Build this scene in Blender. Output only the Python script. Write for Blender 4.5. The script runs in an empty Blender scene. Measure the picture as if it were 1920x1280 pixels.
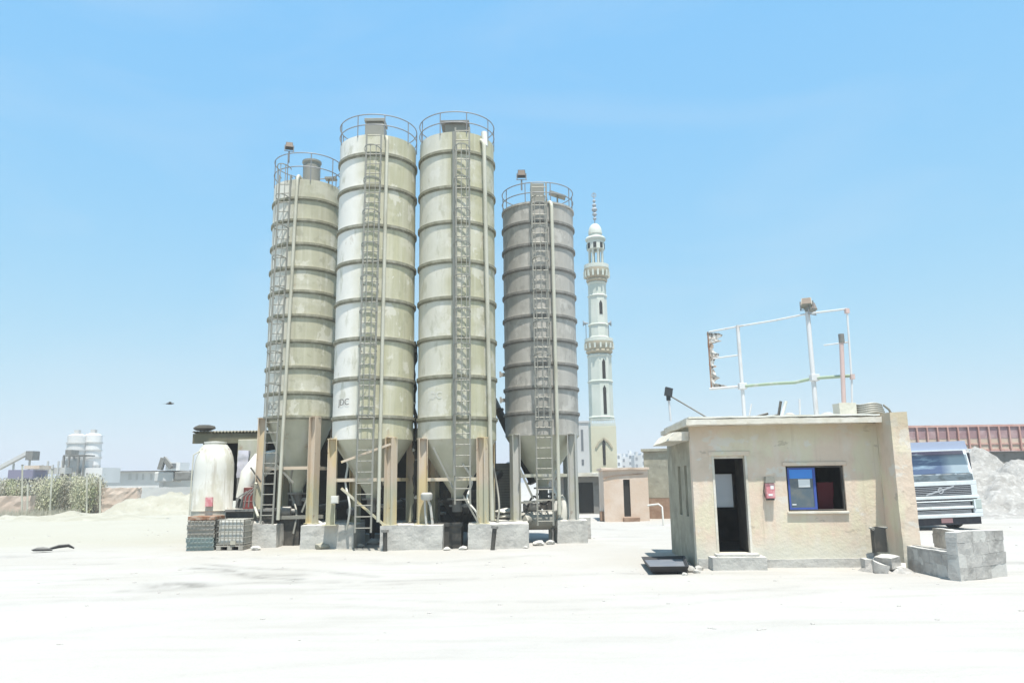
import bpy, bmesh, math, random
from mathutils import Vector, Matrix, noise
PI = math.pi
rnd = random.Random(7)
scene = bpy.context.scene
COL = scene.collection

# ------------------------------------------------------------------ camera
FPX, PITCH, ROLL, CAM_H = 1438.0, math.radians(10.4), 0.0135, 1.7
_f = Vector((0, math.cos(PITCH), math.sin(PITCH)))
_u = Vector((0, -math.sin(PITCH), math.cos(PITCH)))
_r = Vector((1, 0, 0))
RT = _r * math.cos(ROLL) - _u * math.sin(ROLL)
UP = _r * math.sin(ROLL) + _u * math.cos(ROLL)
EYE = Vector((0, 0, CAM_H))


def at(px, py, Y):                      # photo pixel -> point at world depth Y
    d = _f + RT * ((px - 960) / FPX) + UP * ((640 - py) / FPX)
    return EYE + d * (Y / d.y)


def ground_at(px, py, z=0.0):
    d = _f + RT * ((px - 960) / FPX) + UP * ((640 - py) / FPX)
    return EYE + d * ((z - CAM_H) / d.z)


cam_d = bpy.data.cameras.new('camera')
cam = bpy.data.objects.new('camera', cam_d)
COL.objects.link(cam)
m = Matrix((RT, UP, -_f)).transposed().to_4x4()
m.translation = EYE
cam.matrix_world = m
cam_d.sensor_width = 36.0
cam_d.lens = 36.0 * FPX / 1920
cam_d.clip_end = 9000
scene.camera = cam

# ------------------------------------------------------------------ light
SUN_EL, SUN_AZ = math.radians(73.5), math.radians(15)      # azimuth: from straight behind the camera towards the right
sun_dir = Vector((math.sin(SUN_AZ) * math.cos(SUN_EL), -math.cos(SUN_AZ) * math.cos(SUN_EL), math.sin(SUN_EL)))
w = bpy.data.worlds.new('World')
scene.world = w
w.use_nodes = True
nt = w.node_tree
sky = nt.nodes.new('ShaderNodeTexSky')
sky.sky_type = 'NISHITA'
sky.sun_disc = False
sky.sun_elevation = SUN_EL
sky.sun_rotation = math.atan2(sun_dir.x, sun_dir.y)
sky.air_density = 1.0
sky.dust_density = 0.6
sky.ozone_density = 1.0
bg = nt.nodes['Background']
bg.inputs['Strength'].default_value = 0.12
# the photograph's flat, washed sky: per channel contrast curve on the sky texture
EXPOSURE = 0.87
sep = nt.nodes.new('ShaderNodeSeparateColor'); com = nt.nodes.new('ShaderNodeCombineColor')
nt.links.new(sky.outputs[0], sep.inputs[0])
for i, (g, a) in enumerate(((0.69, 0.63), (0.30, 0.768), (-0.05, 0.955))):
    k0 = nt.nodes.new('ShaderNodeMath'); k0.operation = 'MULTIPLY'; k0.inputs[1].default_value = 0.2196
    k1 = nt.nodes.new('ShaderNodeMath'); k1.operation = 'POWER'; k1.inputs[1].default_value = g
    k2 = nt.nodes.new('ShaderNodeMath'); k2.operation = 'MULTIPLY'; k2.inputs[1].default_value = a / 0.12 / 2 ** EXPOSURE
    nt.links.new(sep.outputs[i], k0.inputs[0]); nt.links.new(k0.outputs[0], k1.inputs[0]); nt.links.new(k1.outputs[0], k2.inputs[0]); nt.links.new(k2.outputs[0], com.inputs[i])
# very thin high cloud: a few per cent of unevenness
tcw = nt.nodes.new('ShaderNodeTexCoord'); mpw = nt.nodes.new('ShaderNodeMapping'); mpw.inputs['Scale'].default_value = (1.6, 1.6, 5.0)
nzw = nt.nodes.new('ShaderNodeTexNoise'); nzw.inputs['Scale'].default_value = 1.3; nzw.inputs['Detail'].default_value = 7; nzw.inputs['Distortion'].default_value = 0.6
rgw = nt.nodes.new('ShaderNodeMapRange'); rgw.inputs['From Min'].default_value = 0.48; rgw.inputs['From Max'].default_value = 0.8; rgw.inputs['To Max'].default_value = 0.28
mxw = nt.nodes.new('ShaderNodeMix'); mxw.data_type = 'RGBA'; mxw.inputs[7].default_value = (0.72 / 0.12 / 2 ** EXPOSURE, 0.84 / 0.12 / 2 ** EXPOSURE, 0.95 / 0.12 / 2 ** EXPOSURE, 1)
nt.links.new(tcw.outputs['Generated'], mpw.inputs[0]); nt.links.new(mpw.outputs[0], nzw.inputs['Vector']); nt.links.new(nzw.outputs['Fac'], rgw.inputs['Value'])
nt.links.new(rgw.outputs[0], mxw.inputs['Factor']); nt.links.new(com.outputs[0], mxw.inputs[6]); nt.links.new(mxw.outputs[2], bg.inputs[0])
sd = bpy.data.lights.new('sun', 'SUN')
sd.energy = 4.2
sd.angle = math.radians(0.53)
sd.color = (1.0, 0.955, 0.88)
so = bpy.data.objects.new('sun', sd)
COL.objects.link(so)
so.rotation_euler = sun_dir.to_track_quat('Z', 'Y').to_euler()
scene.view_settings.view_transform = 'Standard'
scene.view_settings.look = 'None'
scene.view_settings.exposure = EXPOSURE
scene.view_settings.gamma = 1.0
scene.render.engine = 'CYCLES'
scene.cycles.max_bounces = 8
scene.cycles.diffuse_bounces = 5
scene.cycles.use_denoising = True


# ------------------------------------------------------------------ materials
def mat(name, col, rough=0.85, metal=0.0, layers=(), bump=None, spec=0.3):
    """layers: ('noise', colour, scale, lo, hi, strength) | ('up', colour, lo, hi, strength)
    | ('grad', axis, colour, a, b, strength, wobble) | ('attr', colour, name, strength)"""
    M = bpy.data.materials.new(name)
    M.use_nodes = True
    t = M.node_tree
    N, L = t.nodes, t.links
    bs = N['Principled BSDF']
    bs.inputs['Roughness'].default_value = rough
    bs.inputs['Metallic'].default_value = metal
    bs.inputs['Specular IOR Level'].default_value = spec
    tc = N.new('ShaderNodeTexCoord')
    oi = N.new('ShaderNodeObjectInfo')
    mul = N.new('ShaderNodeMath'); mul.operation = 'MULTIPLY'; mul.inputs[1].default_value = 57.0
    L.new(oi.outputs['Random'], mul.inputs[0])
    add = N.new('ShaderNodeVectorMath'); add.operation = 'ADD'
    L.new(tc.outputs['Object'], add.inputs[0]); L.new(mul.outputs[0], add.inputs[1])
    cur = None

    def rgba(c): return (c[0], c[1], c[2], 1)

    def noise_fac(scale, lo, hi, detail=6, vec=None):
        mp = N.new('ShaderNodeMapping')
        mp.inputs['Scale'].default_value = scale if isinstance(scale, tuple) else (scale,) * 3
        L.new(vec or add.outputs[0], mp.inputs[0])
        n = N.new('ShaderNodeTexNoise'); n.inputs['Scale'].default_value = 1.0
        n.inputs['Detail'].default_value = detail; n.inputs['Roughness'].default_value = 0.62
        L.new(mp.outputs[0], n.inputs['Vector'])
        if lo is None: return n.outputs['Fac']
        r = N.new('ShaderNodeMapRange')
        r.inputs['From Min'].default_value = lo; r.inputs['From Max'].default_value = hi
        L.new(n.outputs['Fac'], r.inputs['Value'])
        return r.outputs[0]

    def mixc(fac, c, strength):
        nonlocal cur
        k = N.new('ShaderNodeMath'); k.operation = 'MULTIPLY'; k.inputs[1].default_value = strength
        L.new(fac, k.inputs[0])
        x = N.new('ShaderNodeMix'); x.data_type = 'RGBA'
        L.new(k.outputs[0], x.inputs['Factor'])
        if cur is None: x.inputs[6].default_value = rgba(col)
        else: L.new(cur, x.inputs[6])
        x.inputs[7].default_value = rgba(c)
        cur = x.outputs[2]

    for ly in layers:
        if ly[0] == 'noise':
            mixc(noise_fac(ly[2], ly[3], ly[4]), ly[1], ly[5])
        elif ly[0] == 'up':
            g = N.new('ShaderNodeNewGeometry'); s = N.new('ShaderNodeSeparateXYZ')
            L.new(g.outputs['Normal'], s.inputs[0])
            r = N.new('ShaderNodeMapRange')
            r.inputs['From Min'].default_value = ly[2]; r.inputs['From Max'].default_value = ly[3]
            L.new(s.outputs[2], r.inputs['Value'])
            mixc(r.outputs[0], ly[1], ly[4])
        elif ly[0] == 'grad':
            s = N.new('ShaderNodeSeparateXYZ'); L.new(tc.outputs['Object'], s.inputs[0])
            nf = noise_fac(ly[7] if len(ly) > 7 else 1.3, None, None)
            q = N.new('ShaderNodeMath'); q.operation = 'MULTIPLY_ADD'
            L.new(nf, q.inputs[0]); q.inputs[1].default_value = ly[6]; L.new(s.outputs['xyz'.index(ly[1])], q.inputs[2])
            r = N.new('ShaderNodeMapRange')
            r.inputs['From Min'].default_value = ly[3] + ly[6] / 2; r.inputs['From Max'].default_value = ly[4] + ly[6] / 2
            L.new(q.outputs[0], r.inputs['Value'])
            mixc(r.outputs[0], ly[2], ly[5])
        elif ly[0] == 'attr':
            a = N.new('ShaderNodeAttribute'); a.attribute_name = ly[2]
            mixc(a.outputs['Fac'], ly[1], ly[3])
    if cur is None: bs.inputs['Base Color'].default_value = rgba(col)
    else: L.new(cur, bs.inputs['Base Color'])
    if bump:
        b = N.new('ShaderNodeBump'); b.inputs['Strength'].default_value = bump[1]; b.inputs['Distance'].default_value = bump[2] if len(bump) > 2 else 0.02
        L.new(noise_fac(bump[0], None, None, 9), b.inputs['Height'])
        L.new(b.outputs[0], bs.inputs['Normal'])
    return M


DUST = (0.52, 0.50, 0.455)
M = {}
def silo_paint(name, base, dark, dust_pale, x_pale):
    ly = [('noise', dark, (1.3, 1.3, 0.5), 0.42, 0.68, 0.65),
          ('noise', dust_pale, (5, 5, 0.25), 0.46, 0.7, 0.35),
          ('noise', dark, (9, 9, 0.22), 0.55, 0.72, 0.5),
          ('noise', dust_pale, (0.8, 0.8, 1.1), 0.52, 0.62, 0.3),
          ('noise', dust_pale, (1.9, 1.9, 1.3), 0.57, 0.60, 0.45),
          ('noise', dark, (3.1, 3.1, 2.2), 0.60, 0.63, 0.55)]
    if x_pale: ly.append(('grad', 'x', dust_pale, -0.05, -0.5, x_pale, 0.55))  # shell turns paler towards its left side
    ly += [('noise', dark, (2.4, 2.4, 0.9), 0.58, 0.66, 0.5), ('noise', (0.3, 0.22, 0.14), (2.5, 2.5, 1.2), 0.66, 0.72, 0.5), ('noise', (0.75, 0.74, 0.72), (7, 7, 4), 0.70, 0.73, 0.7), ('up', DUST, 0.5, 0.9, 0.8)]
    return mat(name, base, 0.75, 0.0, ly, (5, 0.25))
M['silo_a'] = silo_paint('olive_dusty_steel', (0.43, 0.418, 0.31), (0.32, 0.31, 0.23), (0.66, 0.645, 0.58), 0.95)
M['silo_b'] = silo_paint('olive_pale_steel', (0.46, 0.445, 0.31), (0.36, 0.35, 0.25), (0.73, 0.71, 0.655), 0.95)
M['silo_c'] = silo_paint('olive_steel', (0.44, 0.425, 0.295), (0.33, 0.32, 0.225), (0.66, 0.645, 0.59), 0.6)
M['silo_d'] = silo_paint('grey_steel', (0.38, 0.363, 0.33), (0.26, 0.25, 0.225), (0.54, 0.52, 0.48), 0.0)
M['hopper'] = mat('hopper_steel', (0.47, 0.46, 0.36), 0.75, 0, [('noise', (0.33, 0.32, 0.24), 1.6, 0.4, 0.7, 0.6), ('noise', DUST, (4, 4, 0.5), 0.5, 0.7, 0.5), ('noise', (0.33, 0.2, 0.12), 2.2, 0.62, 0.7, 0.6)], (8, 0.1))
M['leg'] = mat('primer_painted_steel', (0.45, 0.435, 0.325), 0.7, 0, [('grad', 'z', (0.55, 0.455, 0.35), 1.5, 1.9, 1.0, 0.8), ('noise', (0.56, 0.45, 0.24), (2, 2, 0.6), 0.50, 0.60, 0.7), ('noise', DUST, (6, 6, 1), 0.52, 0.7, 0.5), ('noise', (0.2, 0.12, 0.08), 4, 0.64, 0.7, 0.6)], (9, 0.1))
M['leg_grey'] = mat('grey_painted_steel', (0.44, 0.435, 0.405), 0.7, 0, [('noise', (0.42, 0.41, 0.31), (1.5, 1.5, 0.7), 0.48, 0.6, 0.8), ('noise', DUST, (6, 6, 1), 0.52, 0.7, 0.5), ('noise', (0.22, 0.14, 0.1), 4, 0.64, 0.7, 0.5)], (9, 0.1))
M['galv'] = mat('galvanised_steel', (0.27, 0.265, 0.232), 0.55, 0.25, [('noise', (0.25, 0.24, 0.2), 5, 0.5, 0.7, 0.7), ('up', DUST, 0.5, 0.9, 0.7)])
M['rail'] = mat('rail_steel', (0.24, 0.25, 0.26), 0.6, 0.3, [('noise', (0.3, 0.2, 0.13), 6, 0.55, 0.7, 0.6)])
M['pale_pipe'] = mat('pale_pipe_steel', (0.50, 0.49, 0.41), 0.6, 0.1, [('noise', (0.3, 0.28, 0.2), (3, 3, 0.7), 0.5, 0.66, 0.6)])
M['dark_steel'] = mat('dark_steel', (0.07, 0.068, 0.062), 0.7, 0.2, [('noise', (0.18, 0.16, 0.13), 3, 0.5, 0.75, 0.7), ('up', (0.4, 0.38, 0.34), 0.5, 0.9, 0.6)])
M['mid_steel'] = mat('mid_grey_steel', (0.22, 0.215, 0.2), 0.7, 0.1, [('noise', (0.1, 0.09, 0.08), 3, 0.5, 0.7, 0.6), ('up', DUST, 0.5, 0.9, 0.7)])
M['shed_dark'] = mat('dark_shelter_sheet', (0.06, 0.058, 0.05), 0.9, 0, [('noise', (0.11, 0.1, 0.08), 2, 0.45, 0.7, 0.6)])  # dark base colour stands in for the shade inside the shelter
M['roof_sheet'] = mat('rusty_roof_sheet', (0.16, 0.15, 0.10), 0.7, 0.1, [('noise', (0.1, 0.07, 0.05), 2.0, 0.5, 0.7, 0.7), ('up', (0.42, 0.39, 0.33), 0.5, 0.9, 0.6)])
M['concrete'] = mat('rough_concrete', (0.42, 0.41, 0.385), 0.95, 0, [('noise', (0.52, 0.51, 0.47), 2.2, 0.4, 0.65, 0.8), ('noise', (0.28, 0.27, 0.25), 5, 0.56, 0.72, 0.6), ('up', (0.52, 0.505, 0.47), 0.5, 0.9, 0.8)], (14, 0.5, 0.03))
M['block'] = mat('cement_block', (0.40, 0.387, 0.365), 0.95, 0, [('noise', (0.24, 0.23, 0.215), 2.3, 0.47, 0.64, 0.8), ('noise', (0.55, 0.54, 0.5), 6, 0.52, 0.7, 0.6), ('up', (0.50, 0.49, 0.46), 0.6, 0.95, 0.8)], (22, 0.6, 0.02))
M['mortar'] = mat('mortar', (0.5, 0.49, 0.46), 0.95, 0, [('noise', (0.36, 0.35, 0.33), 6, 0.45, 0.7, 0.6)], (20, 0.5, 0.02))
M['ground'] = mat('dusty_ground', (0.388, 0.374, 0.352), 0.95, 0,
    [('noise', (0.345, 0.331, 0.296), 0.11, 0.46, 0.66, 0.6), ('noise', (0.41, 0.403, 0.386), 0.35, 0.45, 0.65, 0.7),
     ('noise', (0.325, 0.314, 0.288), (0.25, 1.6, 1), 0.53, 0.70, 0.6), ('noise', (0.335, 0.326, 0.303), 7, 0.58, 0.74, 0.4), ('noise', (0.34, 0.33, 0.305), 38, 0.66, 0.74, 0.4),
     ('attr', (0.36, 0.347, 0.285), 'sandy', 0.7), ('attr', (0.165, 0.16, 0.145), 'stain', 1.0)], (16, 0.35, 0.05), 0.1)
M['sand'] = mat('sand_bank', (0.335, 0.322, 0.265), 0.95, 0, [('noise', (0.40, 0.388, 0.335), 0.8, 0.45, 0.65, 0.8), ('noise', (0.25, 0.24, 0.18), 2.5, 0.55, 0.72, 0.7)], (3, 0.6, 0.1), 0.1)
M['rubble'] = mat('rubble_bank', (0.325, 0.315, 0.298), 0.95, 0, [('noise', (0.22, 0.21, 0.195), 1.3, 0.5, 0.68, 0.75), ('noise', (0.46, 0.45, 0.43), 3.2, 0.5, 0.66, 0.8), ('noise', (0.2, 0.19, 0.17), 4.5, 0.63, 0.7, 0.6)], (5, 0.8, 0.12), 0.1)
M['stone'] = mat('pale_stone', (0.42, 0.405, 0.375), 0.95, 0, [('noise', (0.3, 0.285, 0.26), 5, 0.5, 0.7, 0.7)], (18, 0.5))
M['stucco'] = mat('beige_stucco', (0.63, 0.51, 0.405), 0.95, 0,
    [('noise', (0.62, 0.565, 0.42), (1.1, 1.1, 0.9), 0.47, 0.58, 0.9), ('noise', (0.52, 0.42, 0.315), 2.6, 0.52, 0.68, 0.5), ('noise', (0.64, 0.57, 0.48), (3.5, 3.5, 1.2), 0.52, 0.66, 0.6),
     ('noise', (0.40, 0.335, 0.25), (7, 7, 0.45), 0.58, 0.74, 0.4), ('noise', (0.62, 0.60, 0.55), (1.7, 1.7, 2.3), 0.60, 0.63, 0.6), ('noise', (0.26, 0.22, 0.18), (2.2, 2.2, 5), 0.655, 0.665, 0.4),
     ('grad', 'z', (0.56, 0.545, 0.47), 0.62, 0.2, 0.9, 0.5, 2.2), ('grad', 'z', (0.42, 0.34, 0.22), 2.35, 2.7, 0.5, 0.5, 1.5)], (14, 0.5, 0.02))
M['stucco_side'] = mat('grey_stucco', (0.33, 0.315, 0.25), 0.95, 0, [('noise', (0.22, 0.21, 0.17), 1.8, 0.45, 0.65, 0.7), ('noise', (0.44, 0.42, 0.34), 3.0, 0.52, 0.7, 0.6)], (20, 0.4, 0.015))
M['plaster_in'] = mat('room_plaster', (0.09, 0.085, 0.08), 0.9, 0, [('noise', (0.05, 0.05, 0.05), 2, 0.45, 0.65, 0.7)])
M['slab'] = mat('roof_slab_cement', (0.56, 0.52, 0.43), 0.95, 0, [('noise', (0.66, 0.63, 0.57), 2.2, 0.42, 0.6, 0.8), ('noise', (0.42, 0.37, 0.29), 4, 0.56, 0.7, 0.5)], (16, 0.4, 0.02))
M['white_paint'] = mat('white_chalky_paint', (0.64, 0.64, 0.60), 0.7, 0, [('noise', (0.50, 0.49, 0.42), (1.5, 1.5, 0.6), 0.45, 0.62, 0.7), ('noise', (0.40, 0.36, 0.29), (6, 6, 0.4), 0.55, 0.72, 0.6), ('noise', (0.45, 0.36, 0.25), (5, 5, 0.6), 0.62, 0.72, 0.5)])
M['tank_paint'] = mat('dirty_tank_paint', (0.60, 0.595, 0.55), 0.8, 0, [('noise', (0.46, 0.44, 0.36), (1.8, 1.8, 0.9), 0.46, 0.58, 0.8), ('noise', (0.36, 0.32, 0.26), (7, 7, 0.5), 0.54, 0.68, 0.7), ('grad', 'z', (0.44, 0.33, 0.26), 0.9, 0.3, 0.8, 1.1, 2.2), ('noise', (0.3, 0.2, 0.15), (3, 3, 2), 0.64, 0.68, 0.7)], (6, 0.3))
M['rust'] = mat('rusty_steel', (0.25, 0.13, 0.08), 0.9, 0.1, [('noise', (0.42, 0.34, 0.27), 5, 0.48, 0.62, 0.8), ('noise', (0.1, 0.07, 0.05), 9, 0.55, 0.65, 0.6)], (14, 0.4))
M['torn'] = mat('peeling_sheet', (0.40, 0.35, 0.30), 0.9, 0, [('noise', (0.66, 0.65, 0.62), 7, 0.48, 0.56, 0.9), ('noise', (0.08, 0.065, 0.055), 9, 0.52, 0.58, 0.85), ('noise', (0.45, 0.25, 0.13), 4, 0.6, 0.66, 0.7)], (14, 0.4))
M['pale_frame'] = mat('faded_white_pole_paint', (0.60, 0.60, 0.60), 0.55, 0.1, [('noise', (0.45, 0.40, 0.36), (5, 5, 1.4), 0.56, 0.68, 0.6)])
M['frame_green'] = mat('faded_green_bar_paint', (0.33, 0.40, 0.29), 0.6, 0.1, [('noise', (0.5, 0.5, 0.46), 3, 0.52, 0.62, 0.7)])
M['pink_post'] = mat('faded_pink_post_paint', (0.56, 0.42, 0.39), 0.7, 0, [('noise', (0.4, 0.33, 0.3), (4, 4, 1), 0.5, 0.65, 0.6)])
M['blue_frame'] = mat('blue_frame_paint', (0.05, 0.09, 0.32), 0.45, 0)
M['blue_film'] = mat('blue_window_film', (0.02, 0.17, 0.58), 0.25, 0, [('noise', (0.03, 0.24, 0.66), 3, 0.4, 0.6, 0.6)], spec=0.6)
M['tint_glass'] = mat('dusty_tinted_glass', (0.07, 0.105, 0.13), 0.14, 0, [('noise', (0.14, 0.15, 0.14), 4, 0.45, 0.65, 0.7)], spec=0.7)
M['dusty_pane'] = mat('dusty_grey_pane', (0.33, 0.33, 0.33), 0.5, 0, [('grad', 'z', (0.62, 0.62, 0.62), 1.32, 1.22, 0.8, 0.12, 9)])
M['paper'] = mat('paper', (0.72, 0.74, 0.74), 0.9)
M['red_box'] = mat('faded_red_paint', (0.55, 0.20, 0.22), 0.6, 0, [('noise', (0.66, 0.40, 0.40), 8, 0.48, 0.6, 0.7)])
M['black'] = mat('black_rubber', (0.03, 0.03, 0.03), 0.8, 0, [('up', (0.3, 0.29, 0.27), 0.5, 0.95, 0.6)])
M['lamp_black'] = mat('lamp_housing', (0.05, 0.055, 0.06), 0.5, 0.2, [('up', (0.4, 0.38, 0.35), 0.5, 0.95, 0.6)])
M['lamp_glass'] = mat('lamp_glass', (0.24, 0.19, 0.15), 0.15, 0, spec=0.7)
M['maroon'] = mat('maroon_cloth', (0.16, 0.03, 0.04), 0.9)
M['minaret_white'] = mat('minaret_plaster', (0.555, 0.575, 0.52), 0.9, 0, [('noise', (0.47, 0.51, 0.45), 0.5, 0.45, 0.65, 0.8), ('noise', (0.46, 0.43, 0.38), (2, 2, 0.4), 0.55, 0.72, 0.5)], (4, 0.2))
M['minaret_cream'] = mat('minaret_cream_plaster', (0.55, 0.53, 0.41), 0.9, 0, [('noise', (0.47, 0.44, 0.33), 0.6, 0.45, 0.65, 0.8)], (4, 0.2))
M['minaret_trim'] = mat('minaret_ochre_trim', (0.42, 0.36, 0.27), 0.9, 0, [('noise', (0.36, 0.36, 0.27), 0.6, 0.45, 0.6, 0.8)])
M['dark_opening'] = mat('opening_shade', (0.03, 0.03, 0.028), 0.7)  # near black painted for the shade inside door and window openings
M['orange_wall'] = mat('orange_block_render', (0.58, 0.46, 0.365), 0.95, 0, [('noise', (0.66, 0.56, 0.48), 0.9, 0.42, 0.62, 0.8), ('noise', (0.56, 0.38, 0.25), 1.7, 0.55, 0.68, 0.6)], (10, 0.4))
M['brick_red'] = mat('brown_brickwork', (0.26, 0.17, 0.12), 0.95, 0, [('noise', (0.36, 0.26, 0.19), 2.2, 0.45, 0.65, 0.8)], (9, 0.6))
M['far_white'] = mat('far_white_render', (0.66, 0.66, 0.66), 0.9, 0, [('noise', (0.54, 0.54, 0.53), 0.1, 0.45, 0.65, 0.8)])
M['far_grey'] = mat('far_grey_render', (0.46, 0.46, 0.45), 0.9, 0, [('noise', (0.58, 0.58, 0.56), 0.15, 0.45, 0.65, 0.8)])
M['window_dark'] = mat('far_window', (0.15, 0.16, 0.17), 0.3)
M['mud'] = mat('pink_mud_brick', (0.50, 0.40, 0.33), 0.95, 0, [('noise', (0.58, 0.50, 0.43), 0.6, 0.45, 0.65, 0.8), ('noise', (0.36, 0.27, 0.22), 1.4, 0.58, 0.7, 0.6)], (3, 0.6))
M['leaf'] = mat('dry_green_leaf', (0.38, 0.385, 0.25), 0.8, 0, [('noise', (0.45, 0.43, 0.33), 0.9, 0.42, 0.6, 0.9), ('noise', (0.36, 0.41, 0.19), 0.6, 0.52, 0.65, 0.8)])
M['leaf_dry'] = mat('straw_leaf', (0.40, 0.38, 0.31), 0.85, 0, [('noise', (0.29, 0.28, 0.21), 0.9, 0.42, 0.6, 0.9)])
M['stem'] = mat('dry_stem', (0.22, 0.18, 0.12), 0.9)
M['truck_white'] = mat('truck_white_paint', (0.66, 0.71, 0.74), 0.45, 0, [('noise', (0.52, 0.53, 0.50), 2.0, 0.45, 0.65, 0.6), ('noise', (0.4, 0.36, 0.3), (5, 5, 1.5), 0.6, 0.75, 0.5)], spec=0.5)
M['truck_glass'] = mat('windscreen_glass', (0.085, 0.115, 0.20), 0.08, 0, [('grad', 'x', (0.36, 0.43, 0.46), .2, .6, .8, .5), ('grad', 'z', (.05, .045, .08), 2.42, 2.56, .9, .1), ('noise', (0.34, 0.46, 0.54), (.8, 1, 5), 0.55, 0.66, 0.7)], spec=0.9)  # sky reflections painted into the glass: paler right side and streaks
M['truck_dark'] = mat('grille_plastic', (0.035, 0.035, 0.045), 0.55, 0, [('noise', (0.09, 0.085, 0.085), 6, 0.5, 0.7, 0.5)])
M['visor'] = mat('smoky_blue_visor', (0.33, 0.38, 0.50), 0.25, 0, spec=0.6)
M['scuttle'] = mat('teal_grey_plastic', (0.17, 0.21, 0.24), 0.5, 0, [('noise', (0.08, 0.1, 0.11), (3, 3, 6), 0.45, 0.6, 0.8)])
M['chrome'] = mat('dull_chrome', (0.55, 0.56, 0.58), 0.3, 0.7)
M['headlamp'] = mat('headlamp_lens', (0.40, 0.46, 0.44), 0.1, 0, spec=0.8)
M['plate'] = mat('reddish_plate', (0.50, 0.28, 0.28), 0.6)
M['red_steel'] = mat('faded_red_steel', (0.48, 0.28, 0.24), 0.7, 0, [('noise', (0.57, 0.39, 0.34), 0.9, 0.45, 0.62, 0.7), ('noise', (0.28, 0.15, 0.15), 2, 0.58, 0.7, 0.6)])
M['red_panel'] = mat('dusty_red_panel', (0.32, 0.21, 0.22), 0.8, 0, [('noise', (0.46, 0.34, 0.34), 1.2, 0.45, 0.62, 0.8)])
M['cream_panel'] = mat('dusty_cream_panel', (0.52, 0.42, 0.34), 0.85, 0, [('noise', (0.62, 0.54, 0.46), 1.2, 0.45, 0.62, 0.8)])
M['wood'] = mat('grey_weathered_wood', (0.36, 0.34, 0.30), 0.9, 0, [('noise', (0.25, 0.235, 0.2), (8, 1.2, 8), 0.45, 0.65, 0.8), ('up', DUST, 0.5, 0.95, 0.5)])
M['teal_wood'] = mat('faded_teal_wood_paint', (0.27, 0.335, 0.32), 0.85, 0, [('noise', (0.38, 0.39, 0.365), 5, 0.48, 0.62, 0.7)])
M['plastic_tank'] = mat('cloudy_tank_plastic', (0.52, 0.52, 0.49), 0.5, 0, [('noise', (0.40, 0.39, 0.33), 2.5, 0.45, 0.65, 0.7)])
M['red_drum'] = mat('dark_red_drum_paint', (0.22, 0.055, 0.05), 0.6, 0, [('noise', (0.12, 0.04, 0.035), 5, 0.48, 0.62, 0.7), ('up', DUST, 0.5, 0.95, 0.6)])
M['lilac'] = mat('pale_bag_cloth', (0.60, 0.59, 0.66), 0.9, 0, [('noise', (0.5, 0.49, 0.5), 3, 0.48, 0.62, 0.7)])
M['blue_truck'] = mat('dull_violet_paint', (0.20, 0.19, 0.27), 0.7)
M['sign_black'] = mat('stencil_paint', (0.16, 0.16, 0.16), 0.8)
M['wet'] = mat('oily_wet_earth', (0.24, 0.235, 0.22), 0.5, 0, [('noise', (0.34, 0.33, 0.30), 3, 0.45, 0.65, 0.8)])
M['shadow_black'] = mat('ground_shadow_black', (0.045, 0.045, 0.048), 0.7, 0.1)  # black of the tray that stands in for ground shadow
M['shadow_grey'] = mat('ground_shadow_grey', (0.13, 0.145, 0.17), 0.6, 0, [('noise', (0.2, 0.2, 0.21), 3, 0.45, 0.65, 0.7)])  # blue-grey upper part of the same painted ground shadow
M['feather'] = mat('dark_feather', (0.06, 0.055, 0.05), 0.8)
M['horn'] = mat('horn_grey', (0.30, 0.33, 0.36), 0.6)


_t = M['dusty_pane'].node_tree
_tr = _t.nodes.new('ShaderNodeBsdfTranslucent'); _tr.inputs[0].default_value = (.75, .75, .75, 1)
_mx = _t.nodes.new('ShaderNodeMixShader'); _mx.inputs[0].default_value = .8
_t.links.new(_t.nodes['Principled BSDF'].outputs[0], _mx.inputs[1]); _t.links.new(_tr.outputs[0], _mx.inputs[2])
_t.links.new(_mx.outputs[0], _t.nodes['Material Output'].inputs[0])


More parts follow.
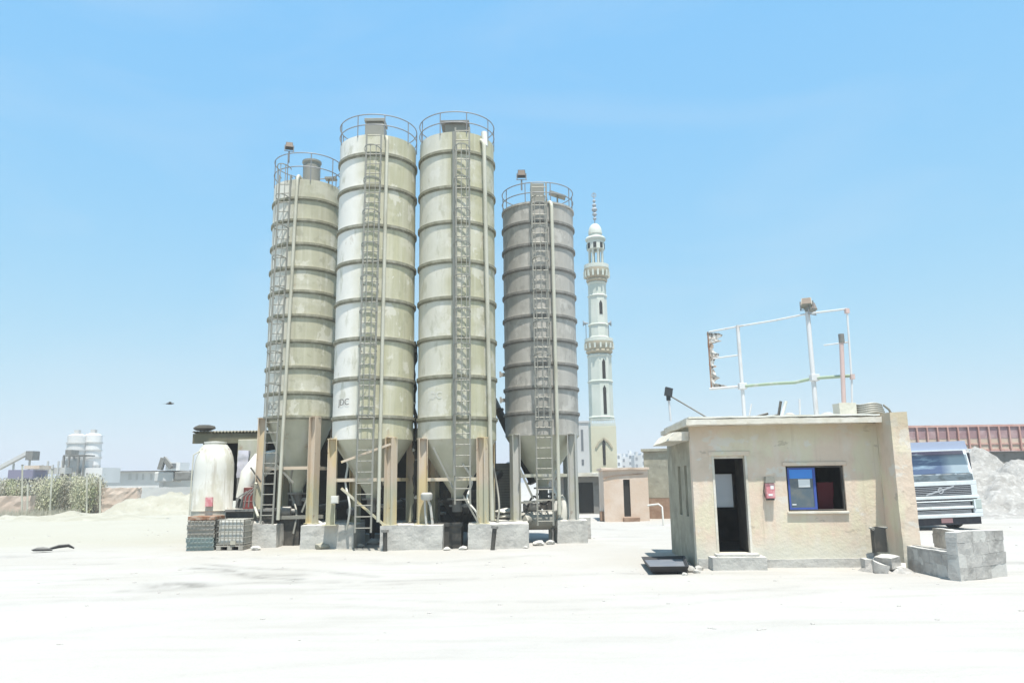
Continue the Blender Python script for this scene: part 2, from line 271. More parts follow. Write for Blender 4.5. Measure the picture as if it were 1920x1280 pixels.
# ------------------------------------------------------------------ mesh helpers
class MB:
    def __init__(self): self.v, self.f = [], []

    def add(self, vs, fs):
        o = len(self.v)
        self.v += [Vector(p) for p in vs]
        self.f += [tuple(i + o for i in q) for q in fs]
        return self

    def box(self, x0, x1, y0, y1, z0, z1, M4=None):
        vs = [(x, y, z) for z in (z0, z1) for y in (y0, y1) for x in (x0, x1)]
        if M4 is not None: vs = [M4 @ Vector(p) for p in vs]
        return self.add(vs, [(0, 2, 3, 1), (4, 5, 7, 6), (0, 1, 5, 4), (2, 6, 7, 3), (0, 4, 6, 2), (1, 3, 7, 5)])

    def beam(self, p, q, wd, h=None, up=(0, 0, 1)):
        p, q = Vector(p), Vector(q); h = h or wd
        d = (q - p); L = d.length; d.normalize()
        up = Vector(up)
        if abs(d.dot(up)) > 0.98: up = Vector((0, 1, 0))
        s = d.cross(up).normalized(); t = s.cross(d)
        m4 = Matrix((s, d, t)).transposed().to_4x4(); m4.translation = p
        return self.box(-wd / 2, wd / 2, 0, L, -h / 2, h / 2, m4)

    def tube(self, pts, r, seg=8, closed=False, caps=True):
        pts = [Vector(p) for p in pts]; n = len(pts)
        rs = r if isinstance(r, (list, tuple)) else [r] * n
        vs, fs = [], []
        prev = None
        for i, p in enumerate(pts):
            a = pts[(i - 1) % n] if (closed or i) else p
            b = pts[(i + 1) % n] if (closed or i < n - 1) else p
            d = (b - a)
            d = d.normalized() if d.length > 1e-9 else Vector((0, 0, 1))
            if prev is None:
                up = Vector((0, 0, 1)) if abs(d.z) < 0.9 else Vector((1, 0, 0))
                s = d.cross(up).normalized()
            else:
                s = prev - d * prev.dot(d)
                s = s.normalized() if s.length > 1e-6 else d.orthogonal().normalized()
            prev = s; t = d.cross(s)
            vs += [p + (s * math.cos(2 * PI * k / seg) + t * math.sin(2 * PI * k / seg)) * rs[i] for k in range(seg)]
        for i in range(n if closed else n - 1):
            for k in range(seg):
                a = i * seg + k; b = i * seg + (k + 1) % seg
                c = ((i + 1) % n) * seg + (k + 1) % seg; d2 = ((i + 1) % n) * seg + k
                fs.append((a, b, c, d2))
        if caps and not closed:
            fs.append(tuple(range(seg))[::-1]); fs.append(tuple((n - 1) * seg + k for k in range(seg)))
        return self.add(vs, fs)

    def lathe(self, prof, seg=32, c=(0, 0, 0), caps=True, ph=0.0, M4=None):
        c = Vector(c); vs, fs = [], []
        for (r, z) in prof:
            for k in range(seg):
                a = 2 * PI * k / seg + ph
                q = Vector((r * math.cos(a), r * math.sin(a), z))
                if M4 is not None: q = M4 @ q
                vs.append(c + q)
        for i in range(len(prof) - 1):
            for k in range(seg):
                fs.append((i * seg + k, i * seg + (k + 1) % seg, (i + 1) * seg + (k + 1) % seg, (i + 1) * seg + k))
        if caps:
            fs.append(tuple(range(seg))[::-1]); n = len(prof) - 1
            fs.append(tuple(n * seg + k for k in range(seg)))
        return self.add(vs, fs)

    def ring(self, r0, r1, z0, z1, seg=64, c=(0, 0, 0)):
        c = Vector(c); vs, fs = [], []
        for k in range(seg):
            a = 2 * PI * k / seg
            for (r, z) in ((r0, z0), (r1, z0), (r1, z1), (r0, z1)):
                vs.append(c + Vector((r * math.cos(a), r * math.sin(a), z)))
        for k in range(seg):
            b = (k + 1) % seg
            for j in range(4):
                j2 = (j + 1) % 4
                fs.append((k * 4 + j, b * 4 + j, b * 4 + j2, k * 4 + j2))
        return self.add(vs, fs)

    def prism(self, poly, y0, y1, M4=None):          # polygon in local x,z pushed along y
        n = len(poly)
        vs = [Vector((p[0], y0, p[1])) for p in poly] + [Vector((p[0], y1, p[1])) for p in poly]
        if M4 is not None: vs = [M4 @ q for q in vs]
        fs = [tuple(range(n)), tuple(range(2 * n - 1, n - 1, -1))]
        fs += [(i, i + n, (i + 1) % n + n, (i + 1) % n) for i in range(n)]
        return self.add(vs, fs)

    def wall(self, x0, x1, z0, z1, y0, y1, holes=()):       # slab along x with real openings (hx0,hx1,hz0,hz1)
        xs = sorted({x0, x1, *[h[0] for h in holes], *[h[1] for h in holes]})
        zs = sorted({z0, z1, *[h[2] for h in holes], *[h[3] for h in holes]})
        full = {}
        for i in range(len(xs) - 1):
            for j in range(len(zs) - 1):
                cx, cz = (xs[i] + xs[i + 1]) / 2, (zs[j] + zs[j + 1]) / 2
                full[i, j] = not any(h[0] < cx < h[1] and h[2] < cz < h[3] for h in holes)
        for (i, j), ok in full.items():
            if not ok: continue
            a, b, c, d = xs[i], xs[i + 1], zs[j], zs[j + 1]
            self.add([(a, y0, c), (b, y0, c), (b, y0, d), (a, y0, d)], [(0, 1, 2, 3)])
            self.add([(a, y1, c), (b, y1, c), (b, y1, d), (a, y1, d)], [(3, 2, 1, 0)])
            for (di, dj, q) in ((-1, 0, [(a, y0, c), (a, y0, d), (a, y1, d), (a, y1, c)]), (1, 0, [(b, y0, c), (b, y1, c), (b, y1, d), (b, y0, d)]),
                                (0, -1, [(a, y0, c), (a, y1, c), (b, y1, c), (b, y0, c)]), (0, 1, [(a, y0, d), (b, y0, d), (b, y1, d), (a, y1, d)])):
                if not full.get((i + di, j + dj), False): self.add(q, [(0, 1, 2, 3)])
        return self

    def build(self, name, material, parent=None, smooth=None, bevel=0.0, rough=None):
        me = bpy.data.meshes.new(name)
        me.from_pydata([tuple(p) for p in self.v], [], self.f)
        me.validate()
        bm = bmesh.new(); bm.from_mesh(me)
        if rough is not None:                # (cell size, amplitude, seed): knock straight edges about
            bmesh.ops.remove_doubles(bm, verts=bm.verts, dist=1e-4)
            for _ in range(5):
                ed = [e for e in bm.edges if e.calc_length() > rough[0]]
                if not ed: break
                bmesh.ops.subdivide_edges(bm, edges=ed, cuts=1, use_grid_fill=True)
            off = Vector((rough[2] * 7.3, rough[2] * 3.1, rough[2]))
            for vv in bm.verts:
                n1 = noise.noise_vector(vv.co * 1.7 + off); n2 = noise.noise_vector(vv.co * 6 + off)
                vv.co += (n1 * 0.6 + n2 * 0.4) * rough[1]
        bmesh.ops.recalc_face_normals(bm, faces=bm.faces)
        bm.to_mesh(me); bm.free()
        me.materials.append(material)
        if smooth:
            me.polygons.foreach_set('use_smooth', [True] * len(me.polygons))
            me.set_sharp_from_angle(angle=math.radians(smooth))
        o = bpy.data.objects.new(name, me)
        COL.objects.link(o)
        if parent is not None: o.parent = parent
        if bevel:
            b = o.modifiers.new('bevel', 'BEVEL'); b.width = bevel; b.segments = 2; b.limit_method = 'ANGLE'
        return o


def tag(o, label=None, cat=None, group=None, kind=None):
    if label: o['label'] = label
    if cat: o['category'] = cat
    if group: o['group'] = group
    if kind: o['kind'] = kind
    return o


def thing(name, label, cat, loc=(0, 0, 0), rz=0.0, group=None, rot=None):
    o = bpy.data.objects.new(name, None)
    o.empty_display_size = 0.2
    COL.objects.link(o)
    o.location = loc
    o.rotation_euler = rot if rot else (0, 0, rz)
    return tag(o, label, cat, group)


def copy_tree(o, parent=None):
    c = o.copy(); COL.objects.link(c); c.parent = parent
    for ch in list(o.children): copy_tree(ch, c)
    return c


def at_loc(mb, name, material, loc, label, cat, group=None, rz=0.0, **k):
    o = mb.build(name, material, **k)
    o.location = loc; o.rotation_euler = (0, 0, rz)
    return tag(o, label, cat, group)


def arc(cx, cy, r, a0, a1, n, z):
    return [Vector((cx + r * math.cos(a0 + (a1 - a0) * i / n), cy + r * math.sin(a0 + (a1 - a0) * i / n), z)) for i in range(n + 1)]


# ------------------------------------------------------------------ ground
def seg_dist(p, a, b):
    ab = (b[0] - a[0], b[1] - a[1]); t = ((p[0] - a[0]) * ab[0] + (p[1] - a[1]) * ab[1]) / (ab[0] ** 2 + ab[1] ** 2)
    t = min(1, max(0, t))
    return math.hypot(p[0] - a[0] - ab[0] * t, p[1] - a[1] - ab[1] * t)


def track(*px):
    q = [ground_at(*p) for p in px]
    return [(v.x, v.y) for v in q]
TRACKS = [(track((640, 1120), (900, 1128), (1200, 1120), (1500, 1098)), .1, .22), (track((640, 1135), (900, 1144), (1200, 1136), (1560, 1106)), .1, .2), (track((80, 1090), (300, 1078), (480, 1062)), .12, .3), (track((700, 1056), (860, 1050), (1010, 1040)), .3, .25), (track((304, 1095), (330, 1096), (360, 1096)), 0.36, 1.1), (track((470, 1044), (560, 1046), (700, 1050)), 0.35, 0.22), (track((0, 1043), (40, 1043)), .3, .4), (track((150, 1058), (210, 1056)), .2, .3), (track((345, 1062), (420, 1066), (478, 1082), (560, 1086)), 0.16, 0.75), (track((390, 1056), (470, 1064), (560, 1068), (700, 1079)), 0.14, 0.55),
          (track((232, 1106), (330, 1104), (430, 1093), (640, 1090), (900, 1083)), 0.16, 0.38), (track((420, 1072), (500, 1078), (555, 1078)), 0.3, 0.5),
          (track((600, 1099), (800, 1090), (1000, 1078), (1230, 1071)), 0.10, 0.32), (track((0, 1130), (260, 1118), (600, 1104)), 0.22, 0.2),
          (track((100, 1046), (300, 1040), (420, 1046)), 0.12, 0.25), (track((1100, 990), (1160, 992)), 0.25, 0.4), (track((1140, 1005), (1190, 1005)), 0.3, 0.25),
          (track((1890, 1055), (1960, 1053)), 0.3, 0.5), (track((0, 1198), (350, 1160), (800, 1150)), 0.2, 0.12), (track((300, 1275), (900, 1215), (1500, 1170)), 0.22, 0.1)]


def ground_z(x, y):
    r = math.hypot(x, y)
    n = noise.noise(Vector((x * 0.35, y * 0.35, 3))) * 0.03 + noise.noise(Vector((x * 1.6, y * 1.6, 9))) * 0.012
    return n * min(1.0, r / 6.0) - 0.012


def build_ground():
    ang = [math.radians(-44 + 88 * i / 330) for i in range(331)]
    a = math.radians(44)
    ang += [a + (2 * PI - 2 * a) * i / 40 for i in range(1, 40)]
    rad = [0.5]
    while rad[-1] < 120: rad.append(rad[-1] * 1.0155 + 0.0)
    while rad[-1] < 6000: rad.append(rad[-1] * 1.25)
    vs, fs, st, sa = [], [], [], []
    n = len(ang)
    for r in rad:
        for t in ang:
            x, y = r * math.sin(t), r * math.cos(t)
            vs.append((x, y, ground_z(x, y) if r < 150 else -0.05))
            s = 0.0
            if 8 < r < 40 and y > 0:
                for pl, wd, k in TRACKS:
                    d = min(seg_dist((x, y), pl[i], pl[i + 1]) for i in range(len(pl) - 1))
                    if d < wd * 2.2:
                        nz = 0.65 + 0.8 * noise.noise(Vector((x * 2.3, y * 2.3, 1.7))) + 0.4 * noise.noise(Vector((x * 9, y * 9, 4)))
                        s = max(s, k * math.exp(-(d / wd) ** 2) * max(0, min(1, nz)))
            st.append(s)
            q = 0.0
            if r < 150 and y > 0:
                nn = noise.noise(Vector((x * 0.2, y * 0.2, 6.2)))
                q = max(0, min(1, (-x - 3.0 + 6 * nn) / 5)) * max(0, min(1, (y - 19.5 + 3 * nn) / 6))
                q = max(q, max(0, 1 - abs(y - 20.9 - nn) / 1.6) * max(0, min(1, (2.0 - abs(x + 4.8)) / 1.2 + 0.3)) * 0.8)
            sa.append(q)
    for i in range(len(rad) - 1):
        for k in range(n):
            fs.append((i * n + k, (i + 1) * n + k, (i + 1) * n + (k + 1) % n, i * n + (k + 1) % n))
    fs.append(tuple(range(n)))
    me = bpy.data.meshes.new('ground')
    me.from_pydata(vs, [], fs)
    for nm, dat in (('stain', st), ('sandy', sa)):
        me.attributes.new(nm, 'FLOAT', 'POINT').data.foreach_set('value', dat)
    me.polygons.foreach_set('use_smooth', [True] * len(me.polygons))
    bm = bmesh.new(); bm.from_mesh(me); bmesh.ops.recalc_face_normals(bm, faces=bm.faces)
    if sum(f.normal.z for f in bm.faces) < 0: bmesh.ops.reverse_faces(bm, faces=bm.faces)
    bm.to_mesh(me); bm.free()
    me.materials.append(M['ground'])
    o = bpy.data.objects.new('ground', me); COL.objects.link(o)
    tag(o, kind='structure')
build_ground()


def mound(name, material, pts, res, seed, rough_amp, kind='structure', label=None, cat=None):
    """pts: (x, y, height, rx, ry) bumps summed into one heap sheet."""
    x0 = min(p[0] - p[3] * 2.2 for p in pts); x1 = max(p[0] + p[3] * 2.2 for p in pts)
    y0 = min(p[1] - p[4] * 2.2 for p in pts); y1 = max(p[1] + p[4] * 2.2 for p in pts)
    nx, ny = int((x1 - x0) / res) + 1, int((y1 - y0) / res) + 1
    vs, fs = [], []
    for j in range(ny):
        for i in range(nx):
            x, y = x0 + i * res, y0 + j * res
            h = max(p[2] * math.exp(-(((x - p[0]) / p[3]) ** 2 + ((y - p[1]) / p[4]) ** 2)) for p in pts)
            nz = noise.fractal(Vector((x * 0.6, y * 0.6, seed)), 0.7, 2.1, 5) * rough_amp
            h2 = h * (1 + 0.25 * noise.noise(Vector((x * 0.5, y * 0.5, seed + 4)))) + nz * min(1, h / 0.4) - 0.12
            vs.append((x, y, h2))
    for j in range(ny - 1):
        for i in range(nx - 1):
            a = j * nx + i
            if max(vs[a][2], vs[a + 1][2], vs[a + nx][2], vs[a + nx + 1][2]) > -0.06:
                fs.append((a, a + 1, a + nx + 1, a + nx))
    mb = MB(); mb.add(vs, fs)
    o = mb.build(name, material, smooth=50)
    return tag(o, label, cat, kind=kind)


# heaps
p = at(290, 930, 50)
sx_ = lambda px: at(px, 940, 52).x
mound('sand_bank', M['sand'], [(sx_(256), 52, .55, 1.5, 3), (sx_(285), 52, 1.15, 1.8, 3), (sx_(318), 53, 1.4, 1.9, 3), (sx_(352), 53, 1.35, 1.9, 3), (sx_(215), 48, .3, 3, 2.5), (sx_(140), 46, .22, 4, 2), (sx_(60), 46, .2, 4, 2), (sx_(300), 44, .25, 4, 3)], 0.22, 2.0, 0.4)
p = at(1890, 900, 37)
mound('rubble_bank', M['rubble'], [(p.x - 1.6, 37.5, 2.3, 2.6, 3.6), (p.x + 2, 38, 2.45, 3, 4), (p.x + 6, 38, 2.6, 4, 4), (p.x + 11, 38, 2.6, 4, 4), (p.x - 5.5, 42.0, 3.0, 4, 3), (p.x - 11, 43, 2.8, 4, 3), (p.x + 1, 42.2, 3.0, 4, 3), (p.x + 7, 42.2, 3.0, 4, 3), (p.x + 13, 42.2, 3.0, 4, 3), (p.x + 1, 34.5, .8, 4, 2)], 0.16, 5.0, 0.45)


def stone_mesh(seed, s=1.0, flat=0.7):
    bm = bmesh.new(); bmesh.ops.create_icosphere(bm, subdivisions=2, radius=1)
    for v in bm.verts:
        n = noise.noise(v.co * 1.1 + Vector((seed * 3.7, seed, 0))); n2 = noise.noise(v.co * 2.6 + Vector((0, seed * 2.2, 5)))
        v.co *= (1 + 0.35 * n + 0.18 * n2)
        v.co.z = max(v.co.z, -0.55) * flat
    mb = MB(); mb.add([v.co * s for v in bm.verts], [tuple(v.index for v in f.verts) for f in bm.faces]); bm.free()
    return mb


def stone(name, px, py, Y, size, label, group, seed, material='stone', flat=0.7, z=None):
    p = at(px, py, Y) if Y else ground_at(px, py)
    if z is None: z = ground_z(p.x, p.y)
    return at_loc(stone_mesh(seed, size, flat), name, M[material], (p.x, p.y, z + size * 0.3), label, 'stone', group, rz=seed, smooth=35)


# ------------------------------------------------------------------ silos
def hbeam(mb, x, y, z0, z1, wd, dp, yaw, tk=0.018):
    R = Matrix.Translation((x, y, 0)) @ Matrix.Rotation(yaw, 4, 'Z')
    mb.box(-wd / 2, wd / 2, -dp / 2, -dp / 2 + tk, z0, z1, R)
    mb.box(-wd / 2, wd / 2, dp / 2 - tk, dp / 2, z0, z1, R)
    mb.box(-tk / 2, tk / 2, -dp / 2 + tk, dp / 2 - tk, z0, z1, R)


def make_ladder(root, x, R, z0, z1, wd, cage_z, material, lean=0.0, xb=None):
    yf = -(R + 0.17)
    xb = x if xb is None else xb
    X = lambda z: xb + (x - xb) * (z - z0) / (z1 - z0)
    yy = yf if abs(x) < 0.3 else -math.sqrt(max(0.1, (R + 0.17) ** 2 - x * x))
    mb = MB()
    for s in (-1, 1):
        mb.beam((X(z0) + s * wd / 2, yy, z0), (X(z1) + s * wd / 2, yy, z1 + 0.0), 0.05, 0.02, up=(0, 1, 0))
    z = z0 + 0.12
    while z < z1 - 0.05:
        mb.tube([(X(z) - wd / 2, yy, z), (X(z) + wd / 2, yy, z)], 0.015, 6)
        z += 0.29
    z = max(z0 + 1.8, 3.4)
    while z < z1:                                   # stand-off brackets to the shell
        for s in (-1, 1):
            mb.beam((X(z) + s * wd / 2, yy + 0.012, z), (X(z) + s * wd / 2, yy + 0.16, z), 0.03)
        z += 1.9
    lad = mb.build('ladder', material, root)
    cg = MB(); cr = wd / 2 + 0.03
    z = cage_z; k = 0
    while z < z1 + 0.2:
        pts = [(X(min(z, z1)) + cr * math.cos(a), yy - 0.06 + (-0.42) * math.sin(a), z) for a in [PI * i / 10 for i in range(11)]]
        pts = [(X(min(z, z1)) + wd / 2, yy, z)] + pts + [(X(min(z, z1)) - wd / 2, yy, z)]
        for a, b in zip(pts, pts[1:]): cg.beam(a, b, 0.008, 0.032)
        z += 0.95
    for a in (0.28 * PI, 0.5 * PI, 0.72 * PI):
        f = lambda zz: (X(min(zz, z1)) + (cr - .012) * math.cos(a), yy - 0.06 - 0.408 * math.sin(a), zz)
        cg.beam(f(cage_z - 0.02), f(z - 0.93), 0.022, 0.008, up=(0, 1, 0))
    cg.build('cage', material, lad)
    return lad


def pipe_pts(x0, x1, R, z0, z1, over=True):
    pts = []
    for i in range(9):
        t = i / 8; z = z0 + (z1 - z0) * t; x = x0 + (x1 - x0) * t
        y = -math.sqrt(max(0.03, (R + 0.13) ** 2 - x * x))
        pts.append(Vector((x, y, z)))
    if over:
        e = pts[-1]; inw = Vector((-e.x, -e.y, 0)).normalized()
        for a in (0.25, 0.5, 0.75, 1.0):
            pts.append(e + inw * (0.22 * (1 - math.cos(a * PI / 2))) + Vector((0, 0, 0.22 * math.sin(a * PI / 2))))
        pts.append(pts[-1] + inw * 0.3)
    return pts


def floodlight(name, label, loc, size, rz, tilt, group=None, post=0.0):
    t = thing(name, label, 'floodlight', loc, rz, group)
    R = Matrix.Translation((0, 0, 0.1 + post)) @ Matrix.Rotation(tilt, 4, 'X')
    mb = MB()
    s = size
    mb.prism([(-s / 2, 0), (s / 2, 0), (s * .42, s * .8), (-s * .42, s * .8)], -0.02, 0.12, R)
    for k in range(5):
        mb.box(-s * .35 + k * s * .16, -s * .33 + k * s * .16, 0.121, 0.17, s * .1, s * .7, R)
    mb.build('housing', M['lamp_black'], t)
    g = MB(); g.prism([(-s * .43, s * .06), (s * .43, s * .06), (s * .36, s * .74), (-s * .36, s * .74)], -0.032, -0.021, R); g.build('lens', M['lamp_glass'], t)
    b = MB()
    for q in (-1, 1): b.beam((q * s * .54, 0.05, 0.0 + post), (q * s * .54, 0.05, 0.1 + post + s * .4), 0.03, 0.012)
    b.beam((-s * .54 - .02, 0.05, 0.0 + post), (s * .54 + .02, 0.05, 0.0 + post), 0.03, 0.012)
    if post: b.tube([(0, 0.05, 0), (0, 0.05, post)], 0.025, 8)
    b.build('bracket', M['rail'], t)
    return t


RINGM = {M[k].name: mat('ring_' + M[k].name, c, 0.7, 0, [('noise', c2, (6, 6, 2), 0.45, 0.65, 0.7), ('up', DUST, 0.5, 0.9, 0.9)]) for k, c, c2 in (('silo_a', (.22, .212, .155), (.34, .33, .26)), ('silo_b', (.22, .212, .16), (.36, .35, .29)), ('silo_c', (.22, .212, .155), (.33, .32, .25)), ('silo_d', (.19, .182, .165), (.28, .27, .25)))}  # darker than the shells: shade beneath each ring put into its colour


def make_silo(label, cx, Y, R, ring_py, top_py, bot_py, cone_py, leg_rho, leg_phi, mt, leg_m, pier_z, ring_h=0.075, rail_h=0.62):
    """all heights come from where the front of the shell stands, Y - R from the camera"""
    base = at(cx, 790, Y)
    t = thing('cement_silo', label, 'silo', (base.x, Y, 0), 0, 'steel cement silos in a row')
    zf = lambda py: at(cx, py, Y - R).z
    zt, zb, zc = zf(top_py), zf(bot_py), at(cx, cone_py, Y).z
    nz = 26
    prof = [(R, zb + (zt - zb) * i / nz) for i in range(nz + 1)]
    sh = MB(); sh.lathe(prof + [(R - 0.02, zt + 0.01), (R * 0.3, zt + 0.16), (0.02, zt + 0.18)], 72)
    # slight dents in the plate
    for v in sh.v:
        r = math.hypot(v.x, v.y)
        if r > R * .9:
            k = 1 + 0.009 * noise.noise(Vector((v.x * 1.6, v.y * 1.6, v.z * 1.1 + cx)))
            v.x *= k; v.y *= k
    sh.build('shell', mt, t, smooth=40)
    for py in ring_py:
        z = zf(py)
        rg = MB(); rg.ring(R - 0.02, R + 0.048, z - ring_h / 2, z + ring_h / 2, 72)
        rg.ring(R - 0.02, R + 0.012, z - ring_h / 2 - 0.05, z - ring_h / 2 - 0.002, 72)
        rg.build('stiffening_ring', RINGM[mt.name], t, smooth=40)
    hp = MB(); hp.lathe([(R * .985, zb - 0.002), (R * .96, zb - 0.06), (0.17, zc), (0.17, zc - 0.12)], 48)
    hop = hp.build('hopper', M['hopper'] if leg_m is M['leg'] else M['hopper'], t, smooth=40)
    v = MB(); v.ring(0.12, 0.28, zc - 0.17, zc - 0.125, 24); v.lathe([(0.14, zc - 0.5), (0.14, zc - 0.175)], 20)
    v.box(-0.22, 0.22, -0.05, 0.05, zc - 0.36, zc - 0.30); v.tube([(0.2, -.1, zc - .33), (0.42, -.1, zc - .33)], 0.06, 10)
    v.build('outlet_valve', M['mid_steel'], hop, smooth=40)
    ltop = zb + 0.02
    legs = []
    for k in range(4):
        a = leg_phi + PI + k * PI / 2
        x, y = leg_rho * math.cos(a), leg_rho * math.sin(a)
        mb = MB(); hbeam(mb, x, y, pier_z + 0.022, ltop, 0.26, 0.24, a + PI / 2 + (0.5 if k % 2 else -0.4))
        mb.box(x - .19, x + .19, y - .19, y + .19, pier_z + 0.002, pier_z + 0.02)
        # head plate welded to the shell
        ca = Matrix.Translation((x, y, 0)) @ Matrix.Rotation(a, 4, 'Z')
        mb.box(-(leg_rho - R) - 0.08, 0.11, -.13, .13, ltop + 0.002, ltop + 0.025, ca)
        lg = mb.build('leg', leg_m, t)
        legs.append((x, y))
    bz = pier_z + (ltop - pier_z) * 0.52
    mb = MB()
    order = legs
    for i in range(4):
        (x0, y0), (x1, y1) = order[i], order[(i + 1) % 4]
        d = Vector((x1 - x0, y1 - y0, 0)).normalized() * 0.14
        mb.beam(Vector((x0, y0, bz)) + d, Vector((x1, y1, bz)) - d, 0.07, 0.09)
    mb.build('horizontal_brace', leg_m, t)
    # guard rail round the deck
    gr = MB(); rr = R + 0.015; n = 56
    for zz in (zt + rail_h, zt + rail_h * .48):
        gr.tube([(rr * math.cos(2 * PI * i / n), rr * math.sin(2 * PI * i / n), zz) for i in range(n)], 0.016, 6, closed=True)
    for i in range(9):
        a = 2 * PI * i / 9 + 0.15
        gr.tube([(rr * math.cos(a), rr * math.sin(a), zt - 0.06), (rr * math.cos(a), rr * math.sin(a), zt + rail_h)], 0.016, 6)
    gr.build('guard_rail', M['rail'], t)
    return t, zt, zb, zc, zf


def text_on(root, txt, R, ang, z, size, material, name='lettering'):
    cu = bpy.data.curves.new('lettering', 'FONT'); cu.body = txt; cu.size = size; cu.align_x = 'CENTER'
    tmp = bpy.data.objects.new('tmp', cu); COL.objects.link(tmp)
    dg = bpy.context.evaluated_depsgraph_get(); dg.update()
    me = bpy.data.meshes.new_from_object(tmp.evaluated_get(dg))
    bpy.data.objects.remove(tmp); bpy.data.curves.remove(cu)
    for v in me.vertices:
        a = ang + v.co.x / R
        v.co = Vector((math.sin(a) * (R + 0.012), -math.cos(a) * (R + 0.012), z + v.co.y))
    me.materials.clear(); me.materials.append(material)
    o = bpy.data.objects.new(name, me); COL.objects.link(o); o.parent = root
    return o


PZ = 0.62
# --- silo 1: leftmost, thin rings, shorter
S1, zt1, zb1, zc1, zf1 = make_silo('shortest olive cement silo, far left of the row, with closely spaced rings', 562, 23.3, 1.04, [371, 412, 456, 501, 545, 590, 638, 687, 735, 780], 336, 783, 915, 1.14, 0.66, M['silo_a'], M['leg'], PZ, 0.07, 0.86)
mb = MB(); mb.lathe([(0.27, zt1 + .1), (0.27, zt1 + 0.82), (0.30, zt1 + .84), (0.30, zt1 + .90), (0.02, zt1 + .96)], 24, (0.16, -0.25, 0)); mb.build('dust_filter', M['galv'], S1, smooth=40)
mb = MB(); mb.box(.6, .95, -.35, -.1, zt1 + .30, zt1 + .36); mb.beam((.7, -.2, zt1 + .02), (.7, -.2, zt1 + .3), .04); mb.build('relief_flap', M['galv'], S1)
make_ladder(S1, -0.40, 1.04, at(528, 1013, 22.2).z, zt1 + 0.1, 0.34, 3.6, M['galv'], xb=-0.52)
mb = MB(); mb.tube(pipe_pts(-0.19, -0.02, 1.04, 0.75, zt1 - 0.1), 0.05, 10); mb.build('fill_pipe', M['pale_pipe'], S1, smooth=40)
text_on(S1, 'JDC', 1.04, -0.62, zf1(766), 0.26, M['galv'])
# --- silo 2
S2, zt2, zb2, zc2, zf2 = make_silo('tall pale cement silo second from the left, whiter left side with stencilled letters', 700, 22.0, 1.14, [288, 349, 422, 488, 560, 633, 707, 780], 252, 822, 925, 1.2, 0.60, M['silo_b'], M['leg'], PZ)
mb = MB(); mb.box(-.28, .28, -.75, -.2, zt2 + .02, zt2 + .52); mb.box(-.30, .30, -.77, -.18, zt2 + .60, zt2 + .70); mb.box(-.24, .24, -.71, -.24, zt2 + .522, zt2 + .598); mb.build('dust_filter', M['galv'], S2, bevel=.01)
make_ladder(S2, 0.10, 1.14, at(701, 998, 20.7).z, zt2 + 0.1, 0.42, 3.5, M['galv'], xb=0.02)
mb = MB(); mb.tube(pipe_pts(0.40, 0.46, 1.14, 0.72, zt2 - 0.25), 0.05, 10); mb.build('fill_pipe', M['pale_pipe'], S2, smooth=40)
text_on(S2, 'JDC', 1.14, -0.62, zf2(757), 0.25, M['sign_black'])
# --- silo 3
S3, zt3, zb3, zc3, zf3 = make_silo('tallest olive cement silo with a hipped filter box on top, third from the left', 857, 22.0, 1.12, [283, 350, 415, 488, 557, 631, 704, 782], 247, 822, 925, 1.17, 0.70, M['silo_c'], M['leg'], PZ)
mb = MB(); mb.box(-.30, .30, -.78, -.18, zt3 + .02, zt3 + .42); mb.build('dust_filter', M['galv'], S3, bevel=.01)
mb = MB(); x0, x1, y0, y1, za, zb_ = -.42, .42, -.9, -.06, zt3 + .422, zt3 + .66
mb.add([(x0, y0, za), (x1, y0, za), (x1, y1, za), (x0, y1, za), (x0, y0, za + .05), (x1, y0, za + .05), (x1, y1, za + .05), (x0, y1, za + .05), (-.1, -.48, zb_), (.1, -.48, zb_)],
       [(0, 1, 2, 3), (0, 1, 5, 4), (1, 2, 6, 5), (2, 3, 7, 6), (3, 0, 4, 7), (4, 5, 9, 8), (6, 7, 8, 9), (5, 6, 9), (7, 4, 8)])
mb.build('filter_lid', M['mid_steel'], S3)
make_ladder(S3, 0.25, 1.12, at(875, 945, 20.8).z, zt3 + 0.05, 0.40, 3.5, M['galv'], xb=0.24)
mb = MB(); mb.tube([(0.02, -1.31, 1.9), (0.0, -1.31, zt3 - .1)], 0.04, 8); mb.build('side_pole', M['galv'], S3, smooth=40)
mb = MB(); mb.tube(pipe_pts(1.0, 0.86, 1.12, 0.7, zt3 - 0.35), 0.06, 10); mb.build('fill_pipe', M['pale_pipe'], S3, smooth=40)
mb = MB(); mb.tube([(0.88, -.85, zt3 - .35), (0.86, -.78, zt3 + .12)], 0.09, 12); mb.build('pipe_filter', M['white_paint'], S3, smooth=40)
text_on(S3, 'JDC', 1.12, -0.50, zf3(745), 0.27, M['white_paint'])
# --- silo 4
S4, zt4, zb4, zc4, zf4 = make_silo('grey cement silo at the right end of the row beside the minaret', 1016, 23.3, 1.11, [414, 457, 501, 545, 590, 635, 680, 724, 772], 378, 815, 905, 1.18, 0.79, M['silo_d'], M['leg_grey'], PZ, 0.07)
mb = MB(); mb.ring(1.09, 1.15, zt4 - .05, zt4 + .01, 72); mb.build('top_flange', M['silo_d'], S4, smooth=40)
mb = MB(); mb.box(-.24, .18, -.85, -.4, zt4 + .02, zt4 + .70); mb.build('dust_filter', M['galv'], S4, bevel=.01)
mb = MB(); mb.beam((.35, -.6, zt4 + .48), (.85, -.6, zt4 + .30), .3, .06); mb.beam((.6, -.6, zt4 + .05), (.6, -.6, zt4 + .36), .05); mb.build('relief_flap', M['galv'], S4)
make_ladder(S4, 0.0, 1.11, at(1010, 985, 22).z, zt4 + 0.55, 0.44, 3.4, M['galv'])
mb = MB(); mb.tube(pipe_pts(0.40, 0.38, 1.11, 0.8, zt4 - 0.2), 0.055, 10); mb.build('fill_pipe', M['pale_pipe'], S4, smooth=40)

